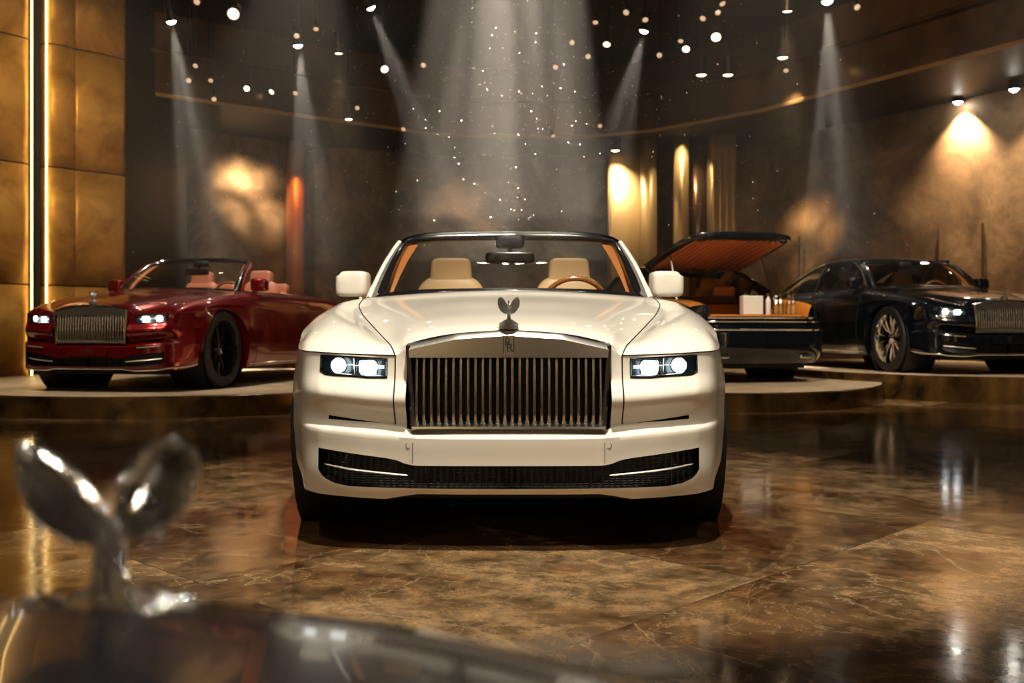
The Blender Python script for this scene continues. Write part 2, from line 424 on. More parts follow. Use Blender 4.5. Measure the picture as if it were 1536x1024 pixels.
# ---- wheel --------------------------------------------------------------------------------------------------
_wheels = {}
def make_wheel(style, parent, loc, side):
    """axis along x, outer face towards +x*side"""
    R, Wd = .392, .265
    if style not in _wheels:
        t = MB()
        h = Wd/2
        prof = [(.285,-h*.86),(.30,-h*.97),(.34,-h),(.372,-h*.94),(.388,-h*.80)]
        for g in (-.55,-.18,.18,.55):
            prof += [(.391,h*(g-.09)),(.3915,h*(g-.04)),(.383,h*(g-.03)),(.383,h*(g+.03)),(.3915,h*(g+.04)),(.391,h*(g+.09))]
        prof += [(.388,h*.80),(.372,h*.94),(.34,h),(.30,h*.97),(.285,h*.86)]
        Mx = Matrix.Rotation(PI/2, 4, 'Y')
        t.lathe(prof, 64, Mx)
        tyre = t.build('tyre', M['rubber'], angle=30)
        r = MB()
        r.lathe([(.287,-h*.86),(.292,-h*.9),(.28,-h*.8),(.262,-.05),(.262,.04),(.275,h*.7),(.283,h*.93),(.292,h*.93),(.292,h*.86)], 64, Mx)
        f = .075   # face plane
        n = 7 if style == 'silver' else 10
        for k in range(n):
            a = 2*PI*k/n
            for da in ((-.13,.0,), (.13,.0)) if style == 'silver' else ((-.07, 0), (.07, 0)):
                a1 = a+da[0]*(.35); a2 = a+da[0]*1.35
                p = [(.05*math.cos(a1), .05*math.sin(a1)), (.27*math.cos(a2), .27*math.sin(a2))]
                d = Vector((p[1][0]-p[0][0], p[1][1]-p[0][1])).normalized(); q = Vector((-d.y, d.x))
                w0, w1 = .014, .011
                vs = []
                for (c, w, xf) in ((p[0], w0, f), ((Vector(p[0])+Vector(p[1]))/2, .010, f+.012), (p[1], w1, f+.02)):
                    c = Vector(c)
                    for sx, ww in ((xf, w*.55), (xf-.012, w), (xf-.05, w)):
                        for sg in (-1, 1):
                            e = c+q*ww*sg; vs.append((sx, e.x, e.y))
                fs = []
                for s_ in range(2):
                    o = s_*6
                    fs += [(o,o+1,o+7,o+6),(o,o+6,o+8,o+2),(o+1,o+3,o+9,o+7),(o+2,o+8,o+10,o+4),(o+3,o+5,o+11,o+9),(o+4,o+10,o+11,o+5)]
                r.add(vs, fs)
        r.lathe([(.0,f-.03),(.055,f-.03),(.06,f+.0),(.05,f+.012),(.034,f+.014)], 32, Mx)
        rim = r.build('rim', {'silver': M['chrome'], 'black': M['black_trim']}[style], angle=30)
        c = MB(); c.lathe([(.034,f+.01),(.034,f+.022),(.03,f+.026),(0,f+.026)], 24, Mx)
        cap = c.build('centre_cap', M['chrome'])
        d = MB(); d.lathe([(.0,-.02),(.20,-.02),(.20,.0),(.0,.0)], 40, Mx)
        disc = d.build('brake_disc', M['dark_chrome'])
        root = empty('wheel')
        for o in (tyre, rim, cap, disc): o.parent = root
        _wheels[style] = root
        w = root
    else:
        w = copy_tree(_wheels[style])
    w.parent = parent; w.location = loc; w.rotation_euler = (rnd.choice((0,PI/2,PI)), 0, 0 if side > 0 else PI)
    return w

# ---- hood ornament: winged leaning figure ------------------------------------------------------------------
_orn = []
def make_ornament(parent, loc, scale=1.0, rz=0, m=None):
    """~0.1 m tall figure leaning forward (-y), wings swept up and back; standing on a round plinth"""
    m = m or M['ornate']
    if not _orn:
        b = MB()
        b.lathe([(0,0),(.046,0),(.048,.005),(.044,.010),(.047,.015),(.043,.021),(.030,.025),(.020,.031),(0,.033)], 32)
        base = b.build('ornament_base', m)
        g = MB()   # gown: rippled lathe leaning forward
        P = []
        for (z, r, dy) in [(.010,.020,.004),(.016,.017,.004),(.026,.0125,.002),(.038,.0095,0),(.050,.0088,-.003),(.058,.0075,-.006),(.066,.0085,-.010),(.074,.0088,-.015),(.080,.0065,-.019),(.083,.0030,-.021)]:
            row = []
            for k in range(40):
                a = 2*PI*k/40; rr = r*(1+.16*math.sin(7*a+z*60)*max(0, 1-z/.06))
                row.append((rr*math.cos(a), dy+.8*rr*math.sin(a), z))
            P.append(row)
        g.grid(P, closed_u=True)
        g.sq((0,-.0255,.0885), (.0048,.0055,.0062), 1, 1, 16, 10)
        g.tube([(0,-.021,.081),(0,-.0235,.085)], .0026, 10)
        body = g.build('figure', m, angle=60)
        w = MB()
        for sg in (-1, 1):
            # cupped leaf-like wing, from the arm up and outwards
            rows = []
            for i in range(15):
                t = i/14
                cx = .006+.044*t**1.05; cz = .058+.042*t**1.15; cy = -.012+.030*t
                wd = .003+.017*math.sin(PI*min(1, t*.62+.16))**1.1*(1 if t < .8 else 1-((t-.8)/.2)**2*.75)
                row = []
                for k in range(9):
                    q = -1+2*k/8
                    row.append((sg*(cx-q*wd*.55), cy+wd*.9*(1-q*q)*.8-.004, cz+q*wd*.80+.0012*math.sin(9*t*PI)*q))
                rows.append(row)
            w.grid(rows)
        wing = w.build('wings', m, angle=60, solid=.0016)
        root = empty('hood_ornament')
        for o in (base, body, wing): o.parent = root
        _orn.append(root); r = root
    else: r = copy_tree(_orn[0])
    r.parent = parent; r.location = loc; r.scale = (scale,)*3; r.rotation_euler = (0,0,rz)
    return r

# ---- the car ------------------------------------------------------------------------------------------------
def make_car(name, label, loc, rz=0, scale=1.0, paint='white_paint', seat='cream_leather', trim='tan_leather', wheel='black',
             roof='open', boot_open=False, lamps=True, plate=None, deck=None, lower_dark=False, spec='car', rrbadge=True, lip_chrome=False, low_lamp=9):
    root = empty(name, loc, rz, scale); tag(root, label, 'car')
    pm = M[paint]
    def part(o, lab=None, parent=root):
        o.parent = parent
        if lab: o['label'] = lab
        return o
    # hood (mirrored into one panel)
    h = MB(); h.grid(BODY[:i6+1, :ui(3)+1]); h.mirror()
    hood = h.build('hood', pm, root, solid=0)
    for sg in (1,-1):
        g = MB(); pts = [(sg*(p[0]+.001), p[1], p[2]+.0005) for p in BODY[:i6+1, ui(3)]]
        g.tube(pts, .0028, 6); g.build('panel_gap', M['gap'], hood)
    # fenders, doors, quarter panels
    for sg in (1, -1):
        def half(i0, i1, uu0, nm, fl0):
            q = MB(); q.grid(BODY[i0:i1+1, ui(uu0):])
            if fl0 is not None:
                q.grid(flank(max(i0, fl0), i1)); q.grid(arch_lip(max(i0, fl0), i1))
            if sg < 0: q.v = [(-x, y, z) for x, y, z in q.v]
            return q.build(nm, pm, root)
        fen = half(0, i6, 3, 'fender', i2)
        dr = half(i6, iD, 3, 'door', i6)
        qp = half(iD, i12, 3, 'quarter_panel', iD)
        t = MB(); t.grid(BODY[i12:, ui(3):])
        if sg < 0: t.v = [(-x, y, z) for x, y, z in t.v]
        o = t.build('rear_corner', pm, root)
        if deck and roof != 'coupe':
            d2 = MB(); G = BODY[i10:, ui(3.0):ui(4.8)+1].copy(); G[..., 2] += .003; d2.grid(G)
            if sg < 0: d2.v = [(-x, y, z) for x, y, z in d2.v]
            part(d2.build('deck_veneer', M[deck], root), 'orange wood veneer deck panel')
        # door gaps
        for ii in (i6, iD):
            q = MB(); pts = [tuple(p) for p in BODY[ii, ui(3.3):]]+[tuple(p) for p in flank(ii, ii)[0]]
            q.tube([(sg*(p[0]+.0005), p[1], p[2]) for p in pts], .0025, 5); q.build('panel_gap', M['gap'], dr)
        # handle
        q = MB(); hy = 1.72 if roof != 'x' else 2.7
        q.sq((sg*.976, hy if False else 2.72, .86), (.016,.085,.012), .6, .6)
        q.build('door_handle', M['chrome'], dr)
        # waist trim + sill trim
        q = MB(); pts = [tuple(p) for p in BODY[i6:i10+1, ui(3.6)]]
        q.tube([(sg*p[0], p[1], p[2]+.004) for p in pts], .007, 8)
        q.build('waist_trim', M['chrome'], root)
        q = MB(); q.tube([(sg*(.974), y, .235) for y in np.linspace(1.33,3.5,12)], .007, 6)
        q.build('sill_trim', M['chrome'], root)
        # wheel wells
        for c in (AF, AR):
            q = MB(); Mx = Matrix.Translation((sg*.74, c, .36)) @ Matrix.Rotation(sg*PI/2, 4, 'Y')
            q.lathe([(.0,-.2),(.43,-.2),(.435,.17)], 32, Mx)
            q.build('wheel_well', M['black_matte'], root)
    for c in (AF, AR):
        for sg in (1, -1):
            make_wheel(wheel, root, (sg*(.802 if c == AF else .84), c, .392), sg)
    # underbody
    q = MB(); q.box((-.62,.25,.16), (.62,5.0,.42)); q.box((-.8,1.4,.17), (.8,3.4,.4)); q.box((-.6,.22,.24), (.6,.3,.72)); q.build('underbody', M['black_matte'], root)
    # ---------------- front bumper
    if lamps:
        def keep(i, j):
            if j < cG and i < BO[5]: return False
            if BO[1] <= i < BO[2] and cIN <= j < cOUT: return False
            if BO[4] <= i < BO[5] and cSI <= j < cSO: return False
            if BO[7] <= i < BO[8] and j < cOUT: return False
            return True
        q = MB(); q.grid(BG, mask=keep)
        last = BG[-1]
        back = last.copy(); back[:, 1] += .12; back[:, 2] += .02; back[:, 0] *= .96
        q.grid(np.array([last, back]))
        q.mirror()
        bump_ = q.build('front_bumper', pm, root, angle=40)
        # seams
        for sg in (1, -1):
            q = MB()
            q.tube([(sg*p[0], p[1]-.0005, p[2]) for p in BG[0, int(np.argmin(abs(SBa-3))):]], .0022, 5)
            jj = int(np.argmin(abs(SBa-3)))
            q.tube([(sg*p[0], p[1]-.001, p[2]) for p in BG[:BO[4]+1, jj]], .0028, 5)
            ge = BG[-8, cG+1]
            q.tube([(sg*x, BG[BO[6]+3, 0, 1]-.0005+.0, z) for x, z in ((.357,.412),(.357,.335))], .0012, 4)
            rc = [(sg*(.372+.011*math.cos(a)), BG[BO[6]+3, cG, 1]-.002, .400+.011*math.sin(a)) for a in np.linspace(0, 2*PI, 20, endpoint=False)]
            q.tube(rc, .0010, 4, closed=True)
            q.build('panel_gap', M['gap'], bump_)
        # slots
        for sg in (1, -1):
            B, Wl = recess(BG[BO[4]:BO[5]+1, cSI:cSO+1], .05)
            q = MB(); q.grid(B); q.grid(Wl, closed_u=True)
            if sg < 0: q.v = [(-x, y, z) for x, y, z in q.v]
            sl = q.build('air_slot', M['gap'], root)
            q = MB(); mid = (BG[BO[4], cSI:cSO+1]+BG[BO[5], cSI:cSO+1])/2
            q.tube([(sg*p[0], p[1]+.02, p[2]) for p in mid], .004, 6)
            q.build('slot_blade', M['dark_chrome'], sl)
            if lip_chrome:
                q = MB(); q.tube([(sg*p[0], p[1]-.004, p[2]) for p in BG[BO[6]+1, cSI:cSO+1]], .006, 6); q.build('bumper_strip', M['chrome'], root)
        # lower intake
        B, Wl = recess(BG[BO[7]:BO[8]+1, :cOUT+1], .045)
        q = MB(); q.grid(B); q.mirror()
        it = q.build('lower_intake', M['grille_mesh'], root)
        q = MB(); q.grid(Wl[:, 1:-1] if False else Wl, closed_u=True)
        q.mirror(); q.build('intake_rim', M['black_trim'], it)
        for xx in (-.31,-.165,-.045,.045,.165,.31):
            q = MB(); q.box((xx-.0012,.0,.243), (xx+.0012,.012,.322)); q.build('mesh_divider', M['dark_chrome'], it)
        for sg in (1, -1):
            q = MB(); pts = []
            for x, z in ((.375,.289),(.40,.291),(.50,.298),(.60,.307),(.68,.316),(.705,.320)):
                y = lerp(x, [p[0] for p in PL[:6]], [p[1] for p in PL[:6]])
                pts.append((sg*x, y-.058+lerp(x,[.6,.71],[0,.02]), z))
            pts = cr(pts, 4)
            q.tube(pts, [.0015+.0065*math.sin(PI*i/(len(pts)-1))**.5 for i in range(len(pts))], 8, flat=.55)
            q.build('intake_blade', M['satin'], it)
        if lip_chrome:
            q = MB(); r = BG[BO[9]-1]; q.tube([(-p[0], p[1]-.004, p[2]) for p in r[::-1]]+[(p[0], p[1]-.004, p[2]) for p in r[1:]], .008, 6)
            q.build('lip_trim', M['chrome'], bump_)
        # headlights
        for sg in (1, -1):
            G = BG[BO[1]:BO[2]+1, cIN:cOUT+1]
            def P(x, z, dy):     # point on the lamp face
                y = lerp(x, [p[0] for p in PL[3:8]], [p[1] for p in PL[3:8]])
                return Vector((x, y+dy, z))
            B, Wl = recess(G, .055, shrink=.04)
            q = MB(); q.grid(B); q.grid(Wl, closed_u=True)
            def fl(mb):
                if sg < 0: mb.v = [(-x, y, z) for x, y, z in mb.v]
                return mb
            hl = fl(q).build('headlight', M['lamp_inner'], root)
            q = MB(); loop = [tuple(p) for p in list(G[0, :])+list(G[1:, -1])+list(G[-1, -2::-1])+list(G[-2:0:-1, 0])]
            q.tube([(x, y-.0005, z) for x, y, z in loop], .0036, 6, closed=True)
            fl(q).build('lamp_surround', M['black_trim'], hl)
            q = MB(); GG = G.copy(); GG[..., 1] -= .0015; q.grid(GG)
            fl(q).build('lens_cover', M['lamp_glass'], hl)
            # outer round lamp, tilted with the surface
            for (cx, cz, rx, rz_, e, nm) in ((.655,.695,.028,.028,1.0,'round_lamp'), (.537,.688,.032,.026,.45,'square_lamp')):
                c = P(cx, cz, .016); sl = .33 if cx > .6 else .22
                q = MB()
                def sqc(t, r1, r2, ex=e):
                    co, si = math.cos(t), math.sin(t)
                    return (math.copysign(abs(co)**ex, co)*r1, math.copysign(abs(si)**ex, si)*r2)
                ring = []
                for (f, dz) in ((1.0,.0),(.95,-.006),(.86,-.004),(.84,.004)):
                    ring.append([(c.x+sqc(t, rx*1.22*f, 0)[0], c.y+dz+sl*sqc(t, rx*1.22*f, 0)[0], c.z+sqc(t, 0, rz_*1.22*f)[1]) for t in np.linspace(0, 2*PI, 32, endpoint=False)])
                q.grid(ring, closed_u=True)
                fl(q).build('lamp_bezel', M['chrome'], hl)
                q = MB(); rows = []
                for f in (1.0,.9,.7,.45,.2,.01):
                    rows.append([(c.x+sqc(t, rx*f, 0)[0], c.y+.004-.012*(1-f*f)+sl*sqc(t, rx*f, 0)[0], c.z+sqc(t, 0, rz_*f)[1]) for t in np.linspace(0, 2*PI, 32, endpoint=False)])
                q.grid(rows, closed_u=True)
                fl(q).build(nm, M['lamp_on'], hl)
            for (x0, x1, z) in ((.476,.500,.6935),(.572,.590,.6945),(.600,.617,.697),(.476,.498,.686)):
                q = MB(); a, b_ = P(x0, z, .022), P(x1, z, .022); q.tube([a, b_], .0022, 6); fl(q).build('running_light', M['lamp_dim'], hl)
            q = MB(); a = P(.595,.722,.02); b_ = P(.593,.660,.02); q.tube([a, b_], .002, 6)
            pts = [P(x, z, .012) for x, z in ((.715,.672),(.66,.663),(.60,.659),(.55,.656),(.47,.656))]; q.tube(pts, .0022, 6)
            pts = [P(x, z, .02) for x, z in ((.69,.668),(.62,.666),(.605,.672),(.603,.71),(.612,.720))]; q.tube(pts, .0013, 6)
            pts = [P(x, z, .02) for x, z in ((.585,.662),(.583,.706),(.577,.716),(.50,.715),(.485,.708))]; q.tube(pts, .0013, 6)
            fl(q).build('lamp_divider', M['brushed'], hl)
    # ---------------- grille
    gr = MB()
    top = [(x, lerp(x,[0,.2,.385],[.822,.808,.768])) for x in np.linspace(.385, 0, 20)]
    for (x, z) in top: pass
    full = [(-x, z) for x, z in top][::1]+[(x, z) for x, z in top[::-1][1:]]
    def hdr(dy, sc, dz): return [(x*sc, dy, z+dz) for x, z in full]
    rows = [hdr(.052,.992,.014), hdr(.012,1.0,.006), hdr(.0,1.0,-.004), hdr(-.006,.985,-.012)]
    bot = [(x*.985*.985, -.006, .727) for x, z in full]
    gr.grid(np.array(rows+[bot, [(p[0], .03, p[2]-.002) for p in bot]]))
    for sg in (1, -1):
        xt, xb = .386, .366
        poly = [(xt, .776), (xb, .455), (xb-.016, .455), (xt-.018, .776)]
        n = 8; rr = []
        for i in range(n+1):
            t = i/n; xo = xt+(xb-xt)*t; z = .772+(.455-.772)*t
            rr.append([(sg*(xo+.003),.05,z),(sg*xo,-.002,z),(sg*(xo-.008),-.008,z),(sg*(xo-.016),-.002,z),(sg*(xo-.018),.04,z)])
        gr.grid(np.array(rr))
    rr = []
    for x in np.linspace(-.362, .362, 20):
        rr.append([(x,.045,.458),(x,-.002,.455),(x,-.012,.461),(x,-.010,.469),(x,.012,.474),(x,.04,.474)])
    gr.grid(np.array(rr))
    grille = gr.build('grille', M['brushed' if rrbadge else 'chrome'], root, angle=25)
    grille['label'] = 'polished upright grille surround'
    q = MB(); q.box((-.36,.055,.46), (.36,.07,.76)); q.build('grille_backing', M['black_matte'], grille)
    b0 = None
    for k in range(26):
        x = (-12.5+k)*.0277
        if b0 is None:
            q = MB(); rr = []
            for (z, yy, w) in ((.728,.008,.0040),(.70,.004,.0040),(.60,.0,.0040),(.52,.0,.0042),(.495,.004,.005),(.480,.011,.0065),(.472,.018,.0085)):
                rr.append([(-w*2.2,.045,z),(-w*1.3,yy+.016,z),(-w,yy+.002,z),(0,yy-.001,z),(w,yy+.002,z),(w*1.3,yy+.016,z),(w*2.2,.045,z)])
            q.grid(np.array(rr)); b0 = q.build('grille_bar', M['chrome'], grille, angle=60); o = b0
        else:
            o = b0.copy(); C.objects.link(o); o.parent = grille
        o.location = (x, 0, 0)
        if abs(x) > .335: o.scale = (1,1,1)
    if rrbadge:
        q = MB(); bz0, bz1, bx = .742, .806, .0215
        q.prism([(-bx,bz0),(bx,bz0),(bx,bz1+.006),(-bx,bz1+.006)], -.016, .01)
        bd = q.build('badge', M['brushed'], grille, bevel=.002)
        q = MB(); q.tube([(-bx+.003,-.017,bz0+.003),(bx-.003,-.017,bz0+.003),(bx-.003,-.017,bz1+.003),(-bx+.003,-.017,bz1+.003)], .0014, 6, closed=True)
        q.build('badge_rim', M['chrome'], bd)
        text('R', .044, 'emblem_letter', M['gap'], bd, (-.003,-.0175,.784), (PI/2,0,0), .0008)
        text('R', .044, 'emblem_letter', M['gap'], bd, (.004,-.0178,.763), (PI/2,0,0), .0008)
    make_ornament(root, (0,.035,.834), 1.12).scale = (.80,1.0,1.14)
    # ---------------- windshield
    a_ = np.linspace(0, 1, 15); bx0 = pchip([0,.55,.9,1], [(0,1.43,1.030),(.4,1.45,1.024),(.66,1.53,1.008),(.742,1.60,.998)], a_)
    tp0 = pchip([0,.6,.9,1], [(0,2.22,1.412),(.40,2.18,1.400),(.575,2.11,1.372),(.632,2.04,1.335)], a_)
    bt = np.array([0,.04,.10,.2,.35,.5,.65,.8,.88,.94,1])
    WS = np.array([[bx0[j]+(tp0[j]-bx0[j])*t+np.array([0,-.035*math.sin(PI*t)*1, .015*math.sin(PI*t)]) for j in range(len(a_))] for t in bt])
    WSF = np.concatenate([WS[:, ::-1]*np.array([-1,1,1]), WS[:, 1:]], axis=1); n2 = WSF.shape[1]
    isf = lambda i, j: i < 1 or i >= len(bt)-2 or j < 1 or j >= n2-2
    q = MB(); G = WSF.copy()
    q.grid(G, mask=lambda i, j: not isf(i, j)); ws = q.build('windshield', M['screen_glass'], root)
    q = MB(); q.grid(WSF+np.array([0,-.004,.004]), mask=isf); wf = q.build('windshield_frame', M['black_trim'], root, solid=.035)
    q = MB()
    edge = [tuple(p) for p in WSF[:, 0]]+[tuple(p) for p in WSF[-1, 1:]]+[tuple(p) for p in WSF[::-1, -1][1:]]
    if roof != 'coupe':
        q.tube([(x*1.006, y+.012, z+.004) for x, y, z in WSF[-1]], .014, 8, flat=.7); q.build('header_rail', M['chrome'] if paint != 'white_paint' else M['dark_chrome'], wf)
    for sg in (0, -1):
        q = MB(); q.tube([(p[0]*1.013, p[1]+.012, p[2]) for p in WSF[:, sg]], [.020]*3+[.017]*(len(bt)-3), 8)
        q.build('pillar_cover', pm if sg == 0 or paint else pm, wf)
    for sg in (1, -1):   # leather-lined pillar inner
        q = MB()
        A = WS[:, -2]; Bq = WS[:, -1]
        rr = []
        for i in range(len(bt)):
            b1 = Bq[i]; pass
            rr.append([(sg*(b1[0]-.045), b1[1]+.035, b1[2]-.01), (sg*(b1[0]-.095), b1[1]+.06, b1[2]-.005), (sg*(b1[0]-.085), b1[1]+.11, b1[2]), (sg*(b1[0]-.02), b1[1]+.12, b1[2])])
        q.grid(np.array(rr)); q.build('pillar_lining', M[trim], wf)
    q = MB(); q.sq((0,2.02,1.245), (.142,.03,.036), .35, .35, 28, 12); q.tube([(0,2.03,1.27),(0,2.14,1.35)], .012, 8)
    mr = q.build('rear_view_mirror', M['black_trim'], root)
    q = MB(); q.sq((0,2.12,1.345), (.085,.045,.038), .4, .4, 24, 10); q.build('sensor_housing', M['black_matte'], mr)
    # wipers/cowl
    q = MB(); rr = [[(p[0], p[1]-.02, p[2]+.004), (p[0], p[1]+.05, p[2]+.000), (p[0], p[1]+.09, p[2]-.05)] for p in WSF[0]]
    q.grid(np.array(rr)); q.build('cowl', M['black_matte'], root)
    # ---------------- side mirrors
    for sg in (1, -1):
        q = MB(); Mt = Matrix.Rotation(sg*.12, 4, 'Z')
        q.sq((sg*.868,1.80,1.085), (.090,.07,.072), .35, .42, 32, 16, Mt)
        q.v = [(x-(sg*.018 if z > 1.13 and sg*x > .90 else 0), y, z) for x, y, z in q.v]
        smir = q.build('side_mirror', pm, root)
        q = MB(); q.tube(cr([(sg*.80,1.80,.985),(sg*.815,1.80,1.02),(sg*.818,1.80,1.06)], 4), [.032]*4+[.026]*5, 12, flat=.9); q.build('mirror_stalk', pm, smir)
        q = MB(); q.sq((sg*.868,1.862,1.085), (.074,.012,.058), .4, .4, 24, 10); q.build('mirror_glass', M['dark_chrome'], smir)
    # ---------------- interior
    iL = i10
    tub = []
    for i in range(i6, i10+1):
        p = BODY[i, ui(3)]; tub.append([(p[0], p[1], p[2]), (p[0]-.03, p[1], p[2]-.005), (p[0]-.05, p[1], p[2]-.04), (p[0]-.055, p[1], .66), (p[0]-.10, p[1], .46), (0, p[1], .45)])
    q = MB(); q.grid(np.array(tub)); q.mirror(); q.build('cabin_lining', M[trim], root)
    q = MB(); rr = []
    for x in np.linspace(-.70, .70, 21):
        k = 1-(abs(x)/.70)**2; y0 = 1.53+.03*(1-k)
        hb = .03*math.exp(-((x-.38)/.16)**2)
        rr.append([(x,y0,.985),(x,1.70,1.002+.012*k),(x,1.86,1.008+.014*k+hb),(x,1.93,.99+.012*k+hb),(x,1.95,.93),(x,1.93,.70),(x,1.90,.5)])
    q.grid(np.array(rr)); db = q.build('dashboard', M[trim], root)
    q = MB(); q.prism([(-.66,.86),(.66,.86),(.66,.925),(-.66,.925)], 1.945, 1.96); q.build('dash_veneer', M['wood'], db)
    # steering wheel
    Ms = Matrix.Translation((.38,2.10,.950)) @ Matrix.Rotation(math.radians(-66), 4, 'X')
    q = MB(); q.tube([Ms @ Vector((.195*math.cos(t), .195*math.sin(t), 0)) for t in np.linspace(0, 2*PI, 40, endpoint=False)], .0155, 10, closed=True)
    sw = q.build('steering_wheel', M['wood'], root)
    q = MB(); q.sq((0,0,0), (.075,.06,.028), .6, .6)
    for t in (-.25, PI+.25, PI/2): q.tube([(0,0,0), (.19*math.cos(t), .19*math.sin(t), 0)], .014, 8)
    q.v = [tuple(Ms @ Vector(v)) for v in q.v]; q.tube([(.38,2.09,.97),(.38,1.94,.90)], .03, 10)
    q.build('steering_hub', M[trim], sw)
    # seats
    for (sx, sy, rear) in ((-.39,2.85,0),(.39,2.85,0),(-.36,3.30,1),(.36,3.30,1)):
        Mt = Matrix.Rotation(-.16, 4, 'X')
        q = MB(); q.sq((sx,sy-.25,.60), (.25,.30,.10), .4, .4, 28, 12)
        st = q.build('seat', M[seat], root)
        q = MB(); top_ = .915 if not rear else .86
        q.sq((sx,sy,top_), (.255 if not rear else .24,.085,.27 if not rear else .20), .42, .45, 32, 18, Mt)
        q.v = [(sx+(x-sx)*(1-.22*max(0, (z-top_)/.27)**1.5), y, z) for x, y, z in q.v]
        q.build('backrest', M[seat], st)
        if not rear:
            q = MB(); q.sq((sx,sy+.03,1.205), (.137,.055,.098), .28, .35, 32, 18, Mt)
            q.v = [(sx+(x-sx)*(1+.06*(z-1.2)/-.09), y, z) for x, y, z in q.v]
            q.build('headrest', M[seat], st)
            q = MB(); q.sq((sx,sy-.075,.87), (.15,.035,.20), .4, .5, 24, 14, Mt); q.build('seat_insert', M[seat], st)
        else:
            q = MB(); q.sq((sx,sy+.10,1.10), (.15,.05,.07), .35, .4, 24, 12, Mt); q.build('headrest', M[trim], st)
    q = MB(); q.box((-.10,2.0,.5), (.10,3.1,.74)); q.build('centre_console', M['wood'], root, bevel=.02)
    # ---------------- rear deck, boot
    if not boot_open:
        q = MB(); q.grid(BODY[i10:, :ui(3)+1]); q.mirror(); tl = q.build('boot_lid', pm, root)
        q = MB(); rr = [[(x, 3.45, 1.004), (x, 3.40, 1.012), (x, 3.36, .99), (x, 3.34, .8)] for x in np.linspace(-.755,.755,11)]
        q.grid(np.array(rr)); q.build('tonneau_edge', M[trim], root)
    tail(root, pm, boot_open, deck)
    if roof == 'coupe': coupe_roof(root, pm, WSF, trim)
    if roof == 'hatch': hatch_roof(root, pm, WSF, trim)
    if plate:
        q = MB(); q.prism([(-.20,.345),(.20,.345),(.20,.43),(-.20,.43)], -.052, -.040)
        pl = q.build('number_plate', pm, root, bevel=.002)
        for k, tx in enumerate(plate):
            text(tx, .036 if len(plate) > 1 else .06, 'plate_characters', M['brushed'], pl, (0,-.0535,.408-.038*k if len(plate) > 1 else .388), (PI/2,0,0), .0008)
    return root

